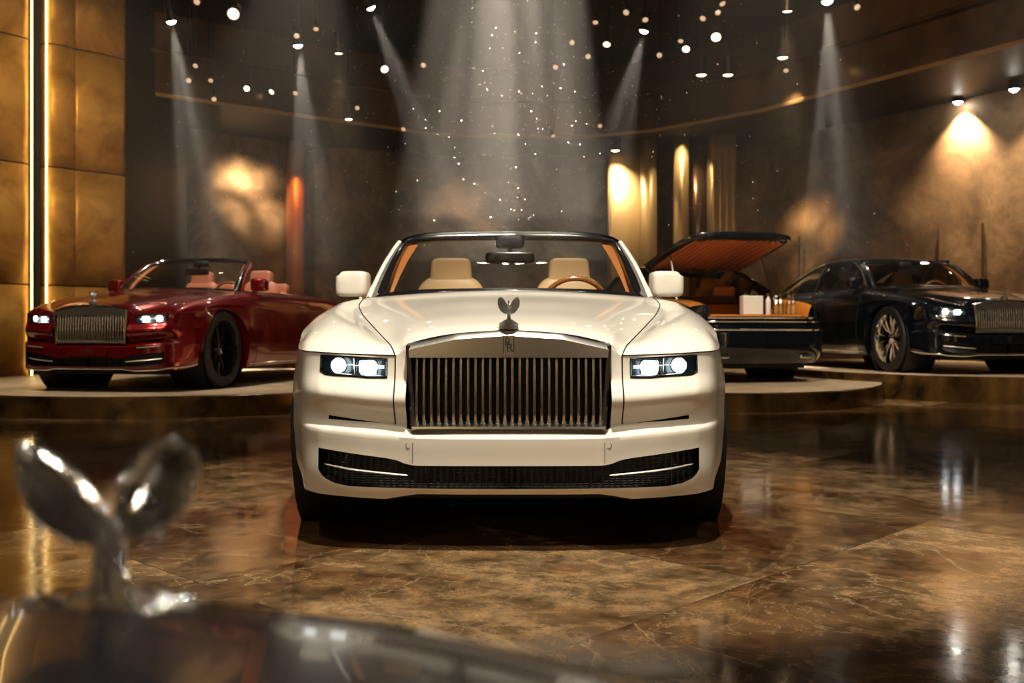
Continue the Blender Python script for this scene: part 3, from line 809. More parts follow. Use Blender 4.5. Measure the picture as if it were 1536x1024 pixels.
# ---- tail ---------------------------------------------------------------------------------------------------
def tail(root, pm, boot_open, deck):
    us = [u for u in US]; topc = [SURF([14], [u])[0, 0] for u in us]
    vs2 = [v for v in VL[::-1] if 12 <= v < 14]
    topc += [SURF([v], [7])[0, 0] for v in vs2]
    topc = np.array(topc)
    n = len(topc); tang = np.gradient(topc[:, :2], axis=0); tang /= np.linalg.norm(tang, axis=1)[:, None]+1e-9
    nor = np.stack([-tang[:, 1], tang[:, 0]], 1)
    nor = np.where((nor[:, 1:2] < 0) & (nor[:, 0:1] < 0), -nor, nor)
    zs = [None,.84,.79,.74,.69,.64,.60,.57,.54,.50,.45,.40,.34,.29,.25,.22]
    off = [0,.012,.022,.032,.04,.045,.062,.07,.07,.07,.07,.068,.055,.03,0,-.03]
    wt = np.clip(1-np.arange(n)/(n-1)*0, 0, 1); k = len(us)
    fade = np.array([1.0 if i < k-6 else max(.0, 1-(i-(k-6))/(n-k+6-1)) for i in range(n)])
    rows = []
    for z, o_ in zip(zs, off):
        r = []
        for i, t in enumerate(topc):
            zz = t[2] if z is None else min(z, t[2]-.004*(1+zs.index(z)))
            ww = 1-fade[i]
            r.append((t[0]+nor[i, 0]*o_*fade[i]+ww*(bulge(zz)-bulge(t[2])), t[1]+nor[i, 1]*o_*fade[i], zz))
        rows.append(r)
    G = np.array(rows)
    jn = int(np.argmin(abs(US-2.7))); notch = 3 if boot_open else 0
    q = MB(); q.grid(G, mask=(lambda i, j: not (i < notch and j < jn))); q.mirror()
    rb = q.build('rear_bumper', pm, root)
    for (i, r, lab) in ((4,.008,'a'), (6,.011,'b')):
        q = MB(); rr = G[i][:k+4]
        pts = [(-p[0], p[1], p[2]) for p in rr[::-1]]+[tuple(p) for p in rr[1:]]
        q.tube([(x*1.002, y+.004, z) for x, y, z in pts], r, 6); q.build('bumper_strip', M['chrome'], rb)
    for sg in (1, -1):
        q = MB(); j0, j1 = ui(3.2), ui(4.6); g = G[0:4, j0:j1+1].copy(); g[..., 1] += .004
        g2 = g.copy(); g2[..., 0] *= sg; q.grid(g2); q.build('tail_lamp', M['black_trim'] if boot_open else M['taillamp'], root, solid=.01)
        q = MB(); q.sq((sg*.5,5.235,.30), (.07,.03,.02), .4, .4); q.build('exhaust_tip', M['chrome'], rb)
    if not boot_open: return
    # opened boot: tub, sill, lid
    o14 = G[notch, :jn+1]
    q = MB(); ys = np.linspace(4.05, 4.95, 10)
    tb = []
    for i in range(i10, len(VL)):
        p = BODY[i, ui(2.9)]
        tb.append([(p[0]+.01, p[1], p[2]-.0), (p[0]-.02, p[1], p[2]-.03), (p[0]-.04, p[1], .79), (p[0]-.06, p[1], .70), (.3, p[1], .69), (0, p[1], .69)])
    q.grid(np.array(tb)); q.mirror(); q.build('boot_lining', M['orange_leather'], root)
    q = MB(); tq = [[(p[0], p[1]+.002, p[2]), (p[0], p[1]-.02, p[2]+.012), (p[0]*.98, p[1]-.10, p[2]+.014), (p[0]*.97, p[1]-.14, p[2]-.01), (p[0]*.97, p[1]-.14, .68)] for p in o14]
    q.grid(np.array(tq)); q.mirror(); s_ = q.build('boot_sill', M['orange_wood'], root)
    q = MB(); pts = [(-p[0], p[1]+.004, p[2]-.006) for p in o14[::-1]]+[(p[0], p[1]+.004, p[2]-.006) for p in o14[1:]]
    q.tube(pts, .015, 8); q.build('sill_plate', M['chrome'], s_)
    q = MB(); q.box((-.56,4.35,.62), (.56,5.05,.77)); q.build('boot_drawer', M['orange_wood'], root, bevel=.012)
    q = MB(); q.box((-.40,4.95,.60),(.0,5.0,.62)); 
    # lid pivoted at its front edge and swung up
    piv = Vector((0, 3.62, 1.0)); Mr = Matrix.Translation(Vector((0, 3.22, 1.43))) @ Matrix.Rotation(math.radians(LID_ANGLE), 4, 'X') @ Matrix.Translation(-piv)
    j9 = int(np.argmin(abs(VL-10.4)))
    g = BODY[j9:, :ui(3)+1]
    q = MB(); q.grid(g)
    sk = g[-1].copy(); sk2 = sk.copy(); sk2[:, 2] -= .06; sk2[:, 1] += .01; q.grid(np.array([sk, sk2]))
    q.mirror(); q.v = [tuple(Mr @ Vector((v[0]*.93,v[1],v[2]))) for v in q.v]; lid = q.build('boot_lid', pm, root, solid=.012)
    # ribbed lining under the lid
    xs = np.linspace(-.64, .64, 129); rr = []
    for y in np.linspace(3.72, 5.06, 14):
        zt = lerp(y, [3.45,3.95,4.4,4.85,5.22], [1.01,.995,.972,.938,.89]); hw = lerp(y, [3.6,4.4,5.0,5.1], [.98,.95,.90,.86])
        rr.append([(x*hw, y, zt-.05-.024*abs(math.cos(x*PI/.085))-.03*(abs(x)/.64)**4) for x in xs])
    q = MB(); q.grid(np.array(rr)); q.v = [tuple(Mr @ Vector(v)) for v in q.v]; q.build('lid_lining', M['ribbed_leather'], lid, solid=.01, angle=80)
    q = MB()
    for sg in (1, -1):
        pts = [(sg*.67,3.72,.965),(sg*.66,4.4,.925),(sg*.62,4.95,.875),(sg*.50,5.13,.85)]
        q.tube([tuple(Mr @ Vector(p)) for p in cr(pts, 5)], .03, 8)
    q.tube([tuple(Mr @ Vector((x,5.15,.84))) for x in np.linspace(-.52,.52,9)], .03, 8)
    q.build('lid_edge', M['black_trim'], lid)
    for sg in (1, -1):
        q = MB(); b_ = Mr @ Vector((sg*.60,4.35,.93)); q.tube([(sg*.64,4.28,.90), tuple(b_)], .010, 8); q.tube([(sg*.64,4.28,.90), tuple((Vector((sg*.64,4.28,.90))+b_)/2)], .016, 8)
        q.build('lid_strut', M['brushed'], root)
    q = MB(); q.tube([(-.2,5.24,.67),(.2,5.24,.67)], .001, 4)
    text('Coachbuilt', .055, 'script_badge', M['brushed'], root, (.05,5.285,.625), (PI/2,0,PI), .001) if False else None

# ---- fixed roof ---------------------------------------------------------------------------------------------
def coupe_roof(root, pm, WSF, trim):
    # centreline and edge of the roof, front to back
    st = [ # y, z centre, edge x, edge z
      (2.20,1.415,.60,1.385),(2.45,1.455,.615,1.405),(2.8,1.475,.62,1.412),(3.2,1.455,.61,1.390),(3.6,1.395,.60,1.330),(4.0,1.30,.61,1.235),(4.4,1.175,.64,1.12),(4.75,1.04,.66,.99)]
    yk = [s[0] for s in st]; ys = np.linspace(2.2, 4.75, 30); S = pchip(yk, np.array([s[1:] for s in st]), ys)
    P = []
    for y, (zc, ex, ez) in zip(ys, S):
        row = []
        for k in range(9):
            t = k/8; row.append((ex*math.sin(t*PI/2)**.9, y-(.10*(t**2) if y < 2.6 else 0)*(2.6-y)/.4 if y < 2.6 else y, ez+(zc-ez)*math.cos(t*PI/2)**.8))
        P.append(row)
    P = np.array(P); iw = int(np.argmin(abs(ys-3.5)))
    isw = lambda i, j: i >= iw and i < 27 and j < 6
    q = MB(); q.grid(P, mask=lambda i, j: not isw(i, j)); q.mirror(); rf = q.build('roof', pm, root, solid=.02)
    q = MB(); q.grid(P, mask=isw); q.mirror(); q.build('rear_window', M['dark_glass'], rf)
    # side glass: belt -> roof edge
    yk2 = [1.66,2.0,2.3,2.8,3.4,3.9,4.3]
    top = pchip([1.66,2.08,2.35,2.8,3.3,3.8,4.3], [(.745,1.005),(.64,1.30),(.615,1.395),(.62,1.408),(.61,1.375),(.66,1.24),(.75,1.02)], np.linspace(1.66,4.3,40))
    yy = np.linspace(1.66, 4.3, 40); rr = []
    for y, (tx, tz) in zip(yy, top):
        bxx = lerp(y, [1.5,1.9,3.1,3.45,3.95,4.4], [.76,.785,.785,.765,.76,.76]); bz = 1.005 if y < 3.5 else lerp(y,[3.5,4.3],[1.003,.985])
        rr.append([(bxx+(tx-bxx)*k/6+.02*math.sin(PI*k/6), y, bz+(max(tz, bz+.005)-bz)*k/6) for k in range(7)])
    G = np.array(rr)
    for sg in (1, -1):
        def mm(mb):
            if sg < 0: mb.v = [(-x, y, z) for x, y, z in mb.v]
            return mb
        ip = int(np.argmin(abs(yy-3.72)))
        q = MB(); q.grid(G, mask=lambda i, j: i < ip); sgls = mm(q).build('side_window', M['dark_glass'], root)
        q = MB(); q.grid(G, mask=lambda i, j: i >= ip); mm(q).build('rear_pillar', pm, rf)
        q = MB(); ed = [tuple(p) for p in G[:, -1]]; q.tube([(x+.006, y, z+.004) for x, y, z in ed], .012, 8); q.tube([(p[0]+.008, p[1], p[2]) for p in G[:, 0]], .010, 8)
        mm(q).build('window_trim', M['chrome'], sgls)
        q = MB()
        for yv in (2.05, 3.05):
            i_ = int(np.argmin(abs(yy-yv))); q.tube([tuple(p) for p in G[i_]], .013, 6)
        mm(q).build('window_post', M['dark_chrome'], sgls)
        # quarter between roof edge and glass
        q = MB(); a = [tuple(p) for p in P[:, -1]]
        q.tube([(x+.0, y, z) for x, y, z in a if y < 4.2], .022, 8); mm(q).build('roof_rail', pm, rf)

def hatch_roof(root, pm, WSF, trim):
    """front half of a fixed roof that ends at the hinge of the lifted rear lid"""
    yk = [2.12,2.45,2.8,3.22]; ys = np.linspace(2.12, 3.22, 12)
    S = pchip(yk, np.array([(1.41,.61,1.375),(1.455,.615,1.405),(1.475,.62,1.412),(1.455,.61,1.39)]), ys)
    P = np.array([[(ex*math.sin(k/8*PI/2)**.9, y, ez+(zc-ez)*math.cos(k/8*PI/2)**.8) for k in range(9)] for y, (zc, ex, ez) in zip(ys, S)])
    q = MB(); q.grid(P); q.mirror(); rf = q.build('roof', pm, root, solid=.025)
    for sg in (1, -1):
        q = MB(); q.tube(cr([(sg*.61,3.2,1.375),(sg*.66,3.55,1.25),(sg*.72,3.95,1.08),(sg*.745,4.15,.985)], 6), .026, 8); q.build('rear_pillar', pm, rf)
        q = MB(); q.tube(cr([(sg*.625,3.2,1.385),(sg*.675,3.55,1.262),(sg*.735,3.95,1.09),(sg*.76,4.15,.995)], 6), .009, 6); q.build('window_trim', M['chrome'], rf)
        rr = []
        for y in np.linspace(1.72, 4.05, 24):
            tx, tz = lerp(y,[1.72,2.1,2.4,3.2,3.55,3.95,4.15],[.745,.63,.615,.61,.66,.72,.745]), lerp(y,[1.72,2.1,2.4,3.2,3.55,3.95,4.15],[1.02,1.32,1.40,1.385,1.25,1.08,.99])
            bz = 1.0; rr.append([(sg*(.78+(tx-.78)*k/5), y, bz+(max(tz,bz+.004)-bz)*k/5) for k in range(6)])
        q = MB(); q.grid(np.array(rr)); sw = q.build('side_window', M['dark_glass'], root)
    q = MB(); q.sq((0,3.45,.98), (.62,.10,.05), .4, .4); q.build('parcel_shelf', M['dark_leather'], root)
# ================================================================= the place
LID_ANGLE = 15
sc = bpy.context.scene
# ---- wall / floor materials
FLOOR_OFF = (.4,-.33)
def floor_mat():
    m = mat('polished_stone_floor', (.1,.06,.03), .09)
    b = bsdf(m); tc = objco(m)
    mp = N(m, 'ShaderNodeMapping'); mp.inputs['Rotation'].default_value = (0,0,math.radians(44)); mp.inputs['Location'].default_value = (FLOOR_OFF[0], FLOOR_OFF[1], 0)
    L(m, tc, mp.inputs[0]); T = 1.32
    sp = N(m, 'ShaderNodeSeparateXYZ'); L(m, mp.outputs[0], sp.inputs[0])
    def cell(o):
        q = math_(m, 'DIVIDE', o, T); fr = math_(m, 'FRACT', q); d = math_(m, 'ABSOLUTE', math_(m, 'SUBTRACT', fr, .5))
        return math_(m, 'FLOOR', q), d
    fx, dx = cell(sp.outputs[0]); fy, dy = cell(sp.outputs[1])
    seam = math_(m, 'GREATER_THAN', math_(m, 'MAXIMUM', dx, dy), .4985)
    cx = N(m, 'ShaderNodeCombineXYZ'); L(m, fx, cx.inputs[0]); L(m, fy, cx.inputs[1])
    wn = N(m, 'ShaderNodeTexWhiteNoise'); L(m, cx.outputs[0], wn.inputs[0])
    sc_ = N(m, 'ShaderNodeVectorMath', operation='SCALE'); L(m, wn.outputs['Color'], sc_.inputs[0]); sc_.inputs['Scale'].default_value = 9
    ad = N(m, 'ShaderNodeVectorMath', operation='ADD'); L(m, mp.outputs[0], ad.inputs[0]); L(m, sc_.outputs[0], ad.inputs[1])
    v = ad.outputs[0]
    big = noise(m, .9, 9, .66, .7, v); fine = noise(m, 8, 9, .72, .4, v); gr = noise(m, 90, 4, .7, 0, v)
    c = ramp(m, big.outputs[0], [(.30,(.030,.014,.006)),(.40,(.085,.040,.016)),(.50,(.165,.098,.046)),(.60,(.27,.182,.098)),(.74,(.14,.062,.024))])
    c2 = ramp(m, fine.outputs[0], [(.34,(.25,.25,.25)),(.5,(.85,.85,.85)),(.68,(1.7,1.6,1.4))])
    c = mixc(m, 1, c, c2, 'MULTIPLY')
    c3 = ramp(m, gr.outputs[0], [(.3,(.72,.72,.72)),(.7,(1.2,1.2,1.2))]); c = mixc(m, 1, c, c3, 'MULTIPLY')
    # veins
    n1 = noise(m, .8, 8, .55, .9, v); vein = math_(m, 'ABSOLUTE', math_(m, 'SUBTRACT', n1.outputs[0], .5))
    vm = ramp(m, vein, [(0,(.38,.38,.38)),(.003,(.12,.12,.12)),(.012,(0,0,0))])
    n2 = noise(m, 2.6, 7, .6, .8, v); vein2 = math_(m, 'ABSOLUTE', math_(m, 'SUBTRACT', n2.outputs[0], .47)); vm2 = ramp(m, vein2, [(0,(.3,.3,.3)),(.006,(0,0,0))])
    c = mixc(m, vm, c, (.50,.36,.20)); c = mixc(m, vm2, c, (.55,.38,.2))
    tone = ramp(m, wn.outputs['Value'], [(0,(.66,.62,.58)),(1,(1.22,1.18,1.12))]); c = mixc(m, 1, c, tone, 'MULTIPLY')
    c = mixc(m, seam, c, (.02,.012,.007)); L(m, c, b.inputs['Base Color'])
    r = ramp(m, fine.outputs[0], [(.3,(.06,.06,.06)),(.7,(.15,.15,.15))]); L(m, r, b.inputs['Roughness'])
    und = noise(m, 2.3, 3, .5, 0, tc)
    h = math_(m, 'ADD', math_(m, 'MULTIPLY', und.outputs[0], 1.0), math_(m, 'MULTIPLY', gr.outputs[0], .018))
    L(m, bump(m, h, .16, .012), b.inputs['Normal'])
    b.inputs['Specular IOR Level'].default_value = .6
    return m
def plaster(name, a, b_, c_, rough=.55, scale=.55, spec=.4):
    m = mat(name, a, rough, spec=spec); tc = objco(m)
    n1 = noise(m, scale, 9, .68, .9, tc); n2 = noise(m, scale*5, 7, .7, .5, tc)
    f = math_(m, 'ADD', math_(m, 'MULTIPLY', n1.outputs[0], .7), math_(m, 'MULTIPLY', n2.outputs[0], .3))
    L(m, ramp(m, f, [(.36,a),(.5,b_),(.64,c_)]), bsdf(m).inputs['Base Color'])
    L(m, bump(m, n2.outputs[0], .25, .02), bsdf(m).inputs['Normal']); return m
M['floor'] = floor_mat(); M['pale_stone'] = mat('pale_stone', (.55,.52,.47), .6)
M['plaster'] = plaster('mottled_bronze_plaster', (.06,.035,.02), (.19,.115,.06), (.38,.25,.14))
M['plaster_dark'] = mat('dark_joint', (.06,.035,.02), .7)
M['gold'] = mat('brushed_gold_panel', (.62,.36,.10), .4, metal=.55)
m = M['gold']; tc = objco(m); n1 = noise(m, 1.6, 8, .65, .6, tc); n2 = noise(m, 30, 3, .6, 0, tc)
L(m, ramp(m, n1.outputs[0], [(.3,(.34,.17,.04)),(.5,(.58,.33,.09)),(.7,(.74,.43,.13))]), bsdf(m).inputs['Base Color'])
L(m, ramp(m, n1.outputs[0], [(.3,(.55,.55,.55)),(.7,(.36,.36,.36))]), bsdf(m).inputs['Roughness']); L(m, bump(m, n2.outputs[0], .08, .01), bsdf(m).inputs['Normal'])
M['gold_satin'] = mat('satin_gold', (.62,.43,.20), .45, metal=.5)
M['copper'] = mat('copper_panel', (.62,.20,.04), .45, metal=.4)
M['bronze_fascia'] = mat('polished_bronze_fascia', (.16,.09,.045), .24, metal=.55)
m = M['bronze_fascia']; n1 = noise(m, .8, 5, .6, .3, objco(m)); L(m, ramp(m, n1.outputs[0], [(.35,(.09,.05,.024)),(.65,(.24,.14,.07))]), bsdf(m).inputs['Base Color'])
M['soffit'] = mat('dark_soffit', (.018,.014,.011), .5)
M['ceiling'] = mat('black_ceiling', (.006,.005,.005), .7)
M['fixture'] = mat('black_lamp_housing', (.012,.011,.010), .4, metal=.3)
M['lens_white'] = mat('lit_lens_white', (1,1,1), .3, emit=(1,.93,.80), estr=80)
M['lens_warm'] = mat('lit_lens_warm', (1,1,1), .3, emit=(1,.72,.40), estr=10)
M['lens_dim'] = mat('lit_lens_dim', (1,1,1), .3, emit=(1,.62,.34), estr=.7)
M['led_gold'] = mat('led_strip_gold', (1,1,1), .3, emit=(1,.66,.22), estr=6)
M['platform_top'] = plaster('platform_stone_top', (.24,.17,.11), (.42,.32,.22), (.55,.43,.30), .32, 1.4)
m = M['platform_side'] = mat('platform_bronze_edge', (.10,.055,.02), .2, metal=.6)
n1 = noise(m, 2.2, 6, .6, .8, objco(m)); L(m, ramp(m, n1.outputs[0], [(.35,(.02,.011,.005)),(.65,(.20,.11,.035))]), bsdf(m).inputs['Base Color'])

# ---- floor
q = MB(); q.grid([[(-16,-8,0),(16,-8,0)],[(-16,30,0),(16,30,0)]])
fl = q.build('floor', M['floor'], smooth=False); tag(fl, kind='structure')

# ---- room shell
WZ, LZ, CZ = 5.2, 5.2, 6.8
WALL = [(-11.5,9),(-10.4,15.5),(-7.9,20.6),(-4.7,23.6),(-1.2,25.0),(2.6,25.0),(4.9,23.9),(5.75,23.2),(9.1,17.9),(11.3,14.4),(12.5,9)]
LIP = [(-9.6,9),(-8.9,14),(-7.0,18.1),(-4.3,20.3),(-1.6,22.3),(1.4,22.6),(3.1,21.8),(4.9,19.9),(7.7,15.1),(9.2,12),(10.4,9)]
def wall(pts, z0, z1, name, m, seams=None):
    q = MB(); q.grid([[(x,y,z0) for x, y in pts],[(x,y,z1) for x, y in pts]])
    o = q.build(name, m, smooth=False, solid=.12); tag(o, kind='structure'); return o
wall(WALL[:3], 0, CZ, 'wall_left', M['plaster']); wall(WALL[2:6], 0, CZ, 'wall_back', M['plaster'])
wall(WALL[5:8], 0, CZ, 'wall_corner', M['plaster']); wall(WALL[7:], 0, CZ, 'wall_right', M['plaster'])
q = MB(); q.grid([[(x,y,WZ) for x, y in WALL],[(x,y,LZ) for x, y in LIP]])
# shadow-gap step in the soffit
so = q.build('trim_soffit', M['soffit'], smooth=False, solid=.05); tag(so, kind='structure')
q = MB(); q.grid([[(x,y,LZ) for x, y in LIP],[(x,y,CZ) for x, y in LIP]])
fa = q.build('trim_fascia', M['bronze_fascia'], smooth=False, solid=.04); tag(fa, kind='structure')
q = MB(); q.tube([(x,y,LZ+.0) for x, y in LIP], .05, 4); tag(q.build('trim_cornice', M['gold_satin'], smooth=False), kind='structure')
lip2 = [(x*.985, y-.12) for x, y in LIP]
q = MB(); q.tube([(x,y,LZ+.75) for x, y in lip2], .035, 4); tag(q.build('trim_rail', M['bronze_fascia'], smooth=False), kind='structure')
q = MB(); q.v = [(x,y,CZ) for x, y in WALL]+[(12.5,-8,CZ),(-11.5,-8,CZ)]; q.f = [tuple(range(len(q.v)))]; q.mi = [0]
tag(q.build('ceiling', M['ceiling'], smooth=False, solid=-.1), kind='structure')
# dark joints of the right wall
def along(a, b, t): return (a[0]+(b[0]-a[0])*t, a[1]+(b[1]-a[1])*t)
def seam_at(px, seg):
    a, b = seg; k = (px-CX)/FPX
    t = (k*a[1]-a[0])/((b[0]-a[0])-k*(b[1]-a[1])); return along(a, b, t)
for px, z0, z1 in ((1205,0,2.9),(1212,0,2.6),(1415,0,2.75),(1480,0,2.8)):
    seg = (WALL[7], WALL[8]); x, y = seam_at(px, seg)
    d = Vector((seg[1][0]-seg[0][0], seg[1][1]-seg[0][1])).normalized(); nrm = Vector((-abs(d.y), -abs(d.x)))
    q = MB(); q.box((-.012,-.02,z0),(.012,.02,z1)); o = q.build('trim_joint', M['plaster_dark'], smooth=False); o.location = (x+nrm.x*.13, y+nrm.y*.13, 0); o.rotation_euler = (0,0,math.atan2(d.y, d.x)); tag(o, kind='structure')

# ---- gold panel wall on the left
GA, GB = Vector((-8.35,15.0)), Vector((-6.62,17.0))
def gpt(px):
    k = (px-CX)/FPX; a, b = GA, GB; t = (k*a.y-a.x)/((b.x-a.x)-k*(b.y-a.y)); return a+(b-a)*t
gd = (GB-GA).normalized(); gn = Vector((gd.y, -gd.x))   # towards the room / camera
zs_ = [0.0, 1.55, 3.45, 5.42, 6.78]
def gpanel(px0, px1, z0, z1, lab, round0=False, round1=False):
    a = gpt(px0); b = gpt(px1); n = 14; prof = []
    Lw = (b-a).length
    for i in range(n+1):
        t = i/n; s_ = t*Lw; dep = 0
        if round0 and s_ < .12: dep = -.12+math.sqrt(max(0, .12**2-(.12-s_)**2))
        if round1 and Lw-s_ < .12: dep = -.12+math.sqrt(max(0, .12**2-(.12-(Lw-s_))**2))
        dep += .05*math.sin(PI*t)
        p = a+gd*s_+gn*dep; prof.append((p.x, p.y))
    q = MB(); q.grid([[(x,y,z0+.012) for x, y in prof],[(x,y,(z0+z1)/2) for x, y in prof],[(x,y,z1-.012) for x, y in prof]])
    o = q.build('gold_wall_panel', M['gold'], angle=60, solid=.05)
    tag(o, lab, 'wall panel', 'gold wall panels'); return o
rown = ['bottom row', 'second row from the floor', 'third row from the floor', 'topmost row']
for zi in range(4):
    gpanel(-60, 44, zs_[zi], zs_[zi+1], 'brushed gold wall panel at the left edge, left of the dark lit slot, %s' % rown[zi], round1=True)
    gpanel(69, 110, zs_[zi], zs_[zi+1], 'narrow brushed gold wall panel just right of the dark slot, %s' % rown[zi], round0=True)
    gpanel(111, 185, zs_[zi], zs_[zi+1], 'brushed gold wall panel beside the dark back wall, %s' % rown[zi])
def strip(px0, px1, depth, name, m, z0=0, z1=6.78):
    a = gpt(px0)+gn*depth; b = gpt(px1)+gn*depth
    q = MB(); q.grid([[(a.x,a.y,z0),(b.x,b.y,z0)],[(a.x,a.y,z1),(b.x,b.y,z1)]]); return q.build(name, m, smooth=False, solid=.03)
tag(strip(-70, 190, -.26, 'trim_panel_backing', M['ceiling']), kind='structure')
sl = strip(53, 60, .0, 'slot_fin', M['fixture']); tag(sl, 'dark vertical fin running up inside the glowing wall slot', 'wall fin')
for px, w_ in ((45.5,'left'),(67.5,'right')):
    a = gpt(px)+gn*.05
    q = MB(); q.tube([(a.x,a.y,.1),(a.x,a.y,6.6)], .016, 8)
    o = q.build('led_strip', M['led_gold']); tag(o, 'glowing golden light strip along the %s side of the dark wall slot' % w_, 'light strip', 'golden light strips')
q = MB(); e = GB; q.box((e.x,e.y-.0,0),(e.x+.05,e.y+3.2,6.78)); tag(q.build('trim_return', M['soffit'], smooth=False), kind='structure')

# ---- gold pilasters right of the centre
def pil(px0, px1, Y, z1, name, m, lab, flutes=0, dep=.35):
    x0 = (px0-CX)/FPX*Y; x1 = (px1-CX)/FPX*Y; q = MB()
    if flutes:
        pr = []
        n = flutes*8
        for i in range(n+1):
            t = i/n; pr.append((x0+(x1-x0)*t, Y-.06*abs(math.sin(t*flutes*PI))))
        pr = [(x0,Y+dep)]+pr+[(x1,Y+dep)]
    else:
        pr = [(x0,Y+dep),(x0,Y+.06),(x0+.06,Y)]+[(x0+.06+(x1-x0-.12)*i/6, Y-.04*math.sin(PI*i/6)) for i in range(1,6)]+[(x1-.06,Y),(x1,Y+.06),(x1,Y+dep)]
    q.grid([[(x,y,0) for x, y in pr],[(x,y,z1/2) for x, y in pr],[(x,y,z1) for x, y in pr]])
    o = q.build(name, m, angle=30, solid=.03)
    if lab: tag(o, lab, 'pilaster', 'pilasters right of the centre')
    return o
pil(913, 986, 22.9, 5.18, 'gold_pilaster', M['gold_satin'], 'wide satin gold pilaster directly right of the white car windshield, lit from its top')
pil(962, 985, 22.6, 5.18, 'gold_pilaster', M['gold_satin'], 'slim satin gold pilaster overlapping the right side of the wide one', dep=.2)
pil(1013, 1034, 22.3, 5.18, 'gold_pilaster', M['gold_satin'], 'narrow gold pilaster with a bright lamp glow at its top, above the open boot lid')
pil(1035, 1063, 22.6, 5.18, 'bronze_pilaster', M['bronze_fascia'], 'dull bronze pilaster between the narrow gold one and the fluted one')
pil(1065, 1104, 21.9, 5.18, 'fluted_pilaster', M['gold_satin'], 'fluted pale gold pilaster beside the right mottled wall', flutes=4)
# ---- copper slot in the back wall
def backpt(px, Y): return ((px-CX)/FPX*Y, Y)
x0, y0 = backpt(431, 22.75); x1, _ = backpt(455, 22.75)
q = MB()
pr = [(x0,y0)]+[(x0+(x1-x0)*i/8, y0-.10*math.sin(PI*i/8)) for i in range(1,8)]+[(x1,y0)]
q.grid([[(x,y,0) for x, y in pr],[(x,y,5.18) for x, y in pr]]); o = q.build('copper_column', M['copper'], solid=.04)
tag(o, 'slim copper half-column glowing orange on the dark back wall', 'column')

# ---- platforms
ELL = {'red': (-3.85,12.75,2.95,3.45), 'mid': (2.2,13.5,2.5,3.5), 'right': (6.1,14.75,2.35,3.55)}
def outline(k, n=120):
    cx, cy, a, b = ELL[k]; out = []
    for i in range(n):
        t = 2*PI*i/n; x, y = cx+a*math.cos(t), cy+b*math.sin(t)
        if k == 'mid':
            c2, d2, a2, b2 = ELL['right']; u, v = (x-c2)/a2, (y-d2)/b2; r = math.hypot(u, v)
            if r < 1.004: x, y = c2+u/r*1.004*a2, d2+v/r*1.004*b2
        out.append((x, y))
    return out
def platform(k, h, lab):
    pts = outline(k); cx, cy = ELL[k][:2]; q = MB()
    rr = []
    for (s_, z) in ((1,0),(1,h-.012),(.997,h-.004),(.992,h)):
        rr.append([(cx+(x-cx)*s_, cy+(y-cy)*s_, z) for x, y in pts])
    q.grid(rr, closed_u=True, mi=0)
    n = len(pts); o_ = len(q.v)-n; q.f.append(tuple(range(o_, o_+n))); q.mi.append(1)
    o = q.build('display_platform', [M['platform_side'], M['platform_top']], angle=30)
    tag(o, lab, 'platform', 'display platforms'); return o
platform('red', .21, 'low round stone-topped platform with bronze edge under the red convertible')
platform('mid', .20, 'low round stone-topped platform under the car with the open boot')
platform('right', .30, 'low round platform with dark polished edge under the black coupe')

# ---- cars
white = make_car('convertible_car', 'cream white convertible facing the camera with lit headlights, centre of the floor', (CX0,3.75,0), 0, 1.0)
red = make_car('convertible_car', 'deep red convertible with rose leather seats on the left platform', (-4.22,10.0,.21), math.radians(-11), 1.06, 'red_paint', 'pink_leather', 'pink_leather', 'black', plate=['I 18 J'], rrbadge=False, lip_chrome=True)
coupe = make_car('coupe_car', 'black coupe with fixed roof and silver wheels, nose cut by the right edge', (5.86,11.85,.30), math.radians(8), 1.08, 'navy_paint', 'cream_leather', 'tan_leather', 'silver', roof='coupe', plate=['823','121'], rrbadge=False, lip_chrome=True)
BP, BR = (1.74,17.25,.20), 193
boot = make_car('touring_car', 'dark car seen from behind with open boot, orange interior and ribbed lid lining', BP, math.radians(BR), 1.06, 'navy_paint', 'orange_leather', 'orange_leather', 'black', roof='hatch', boot_open=True, deck='orange_wood', rrbadge=False)

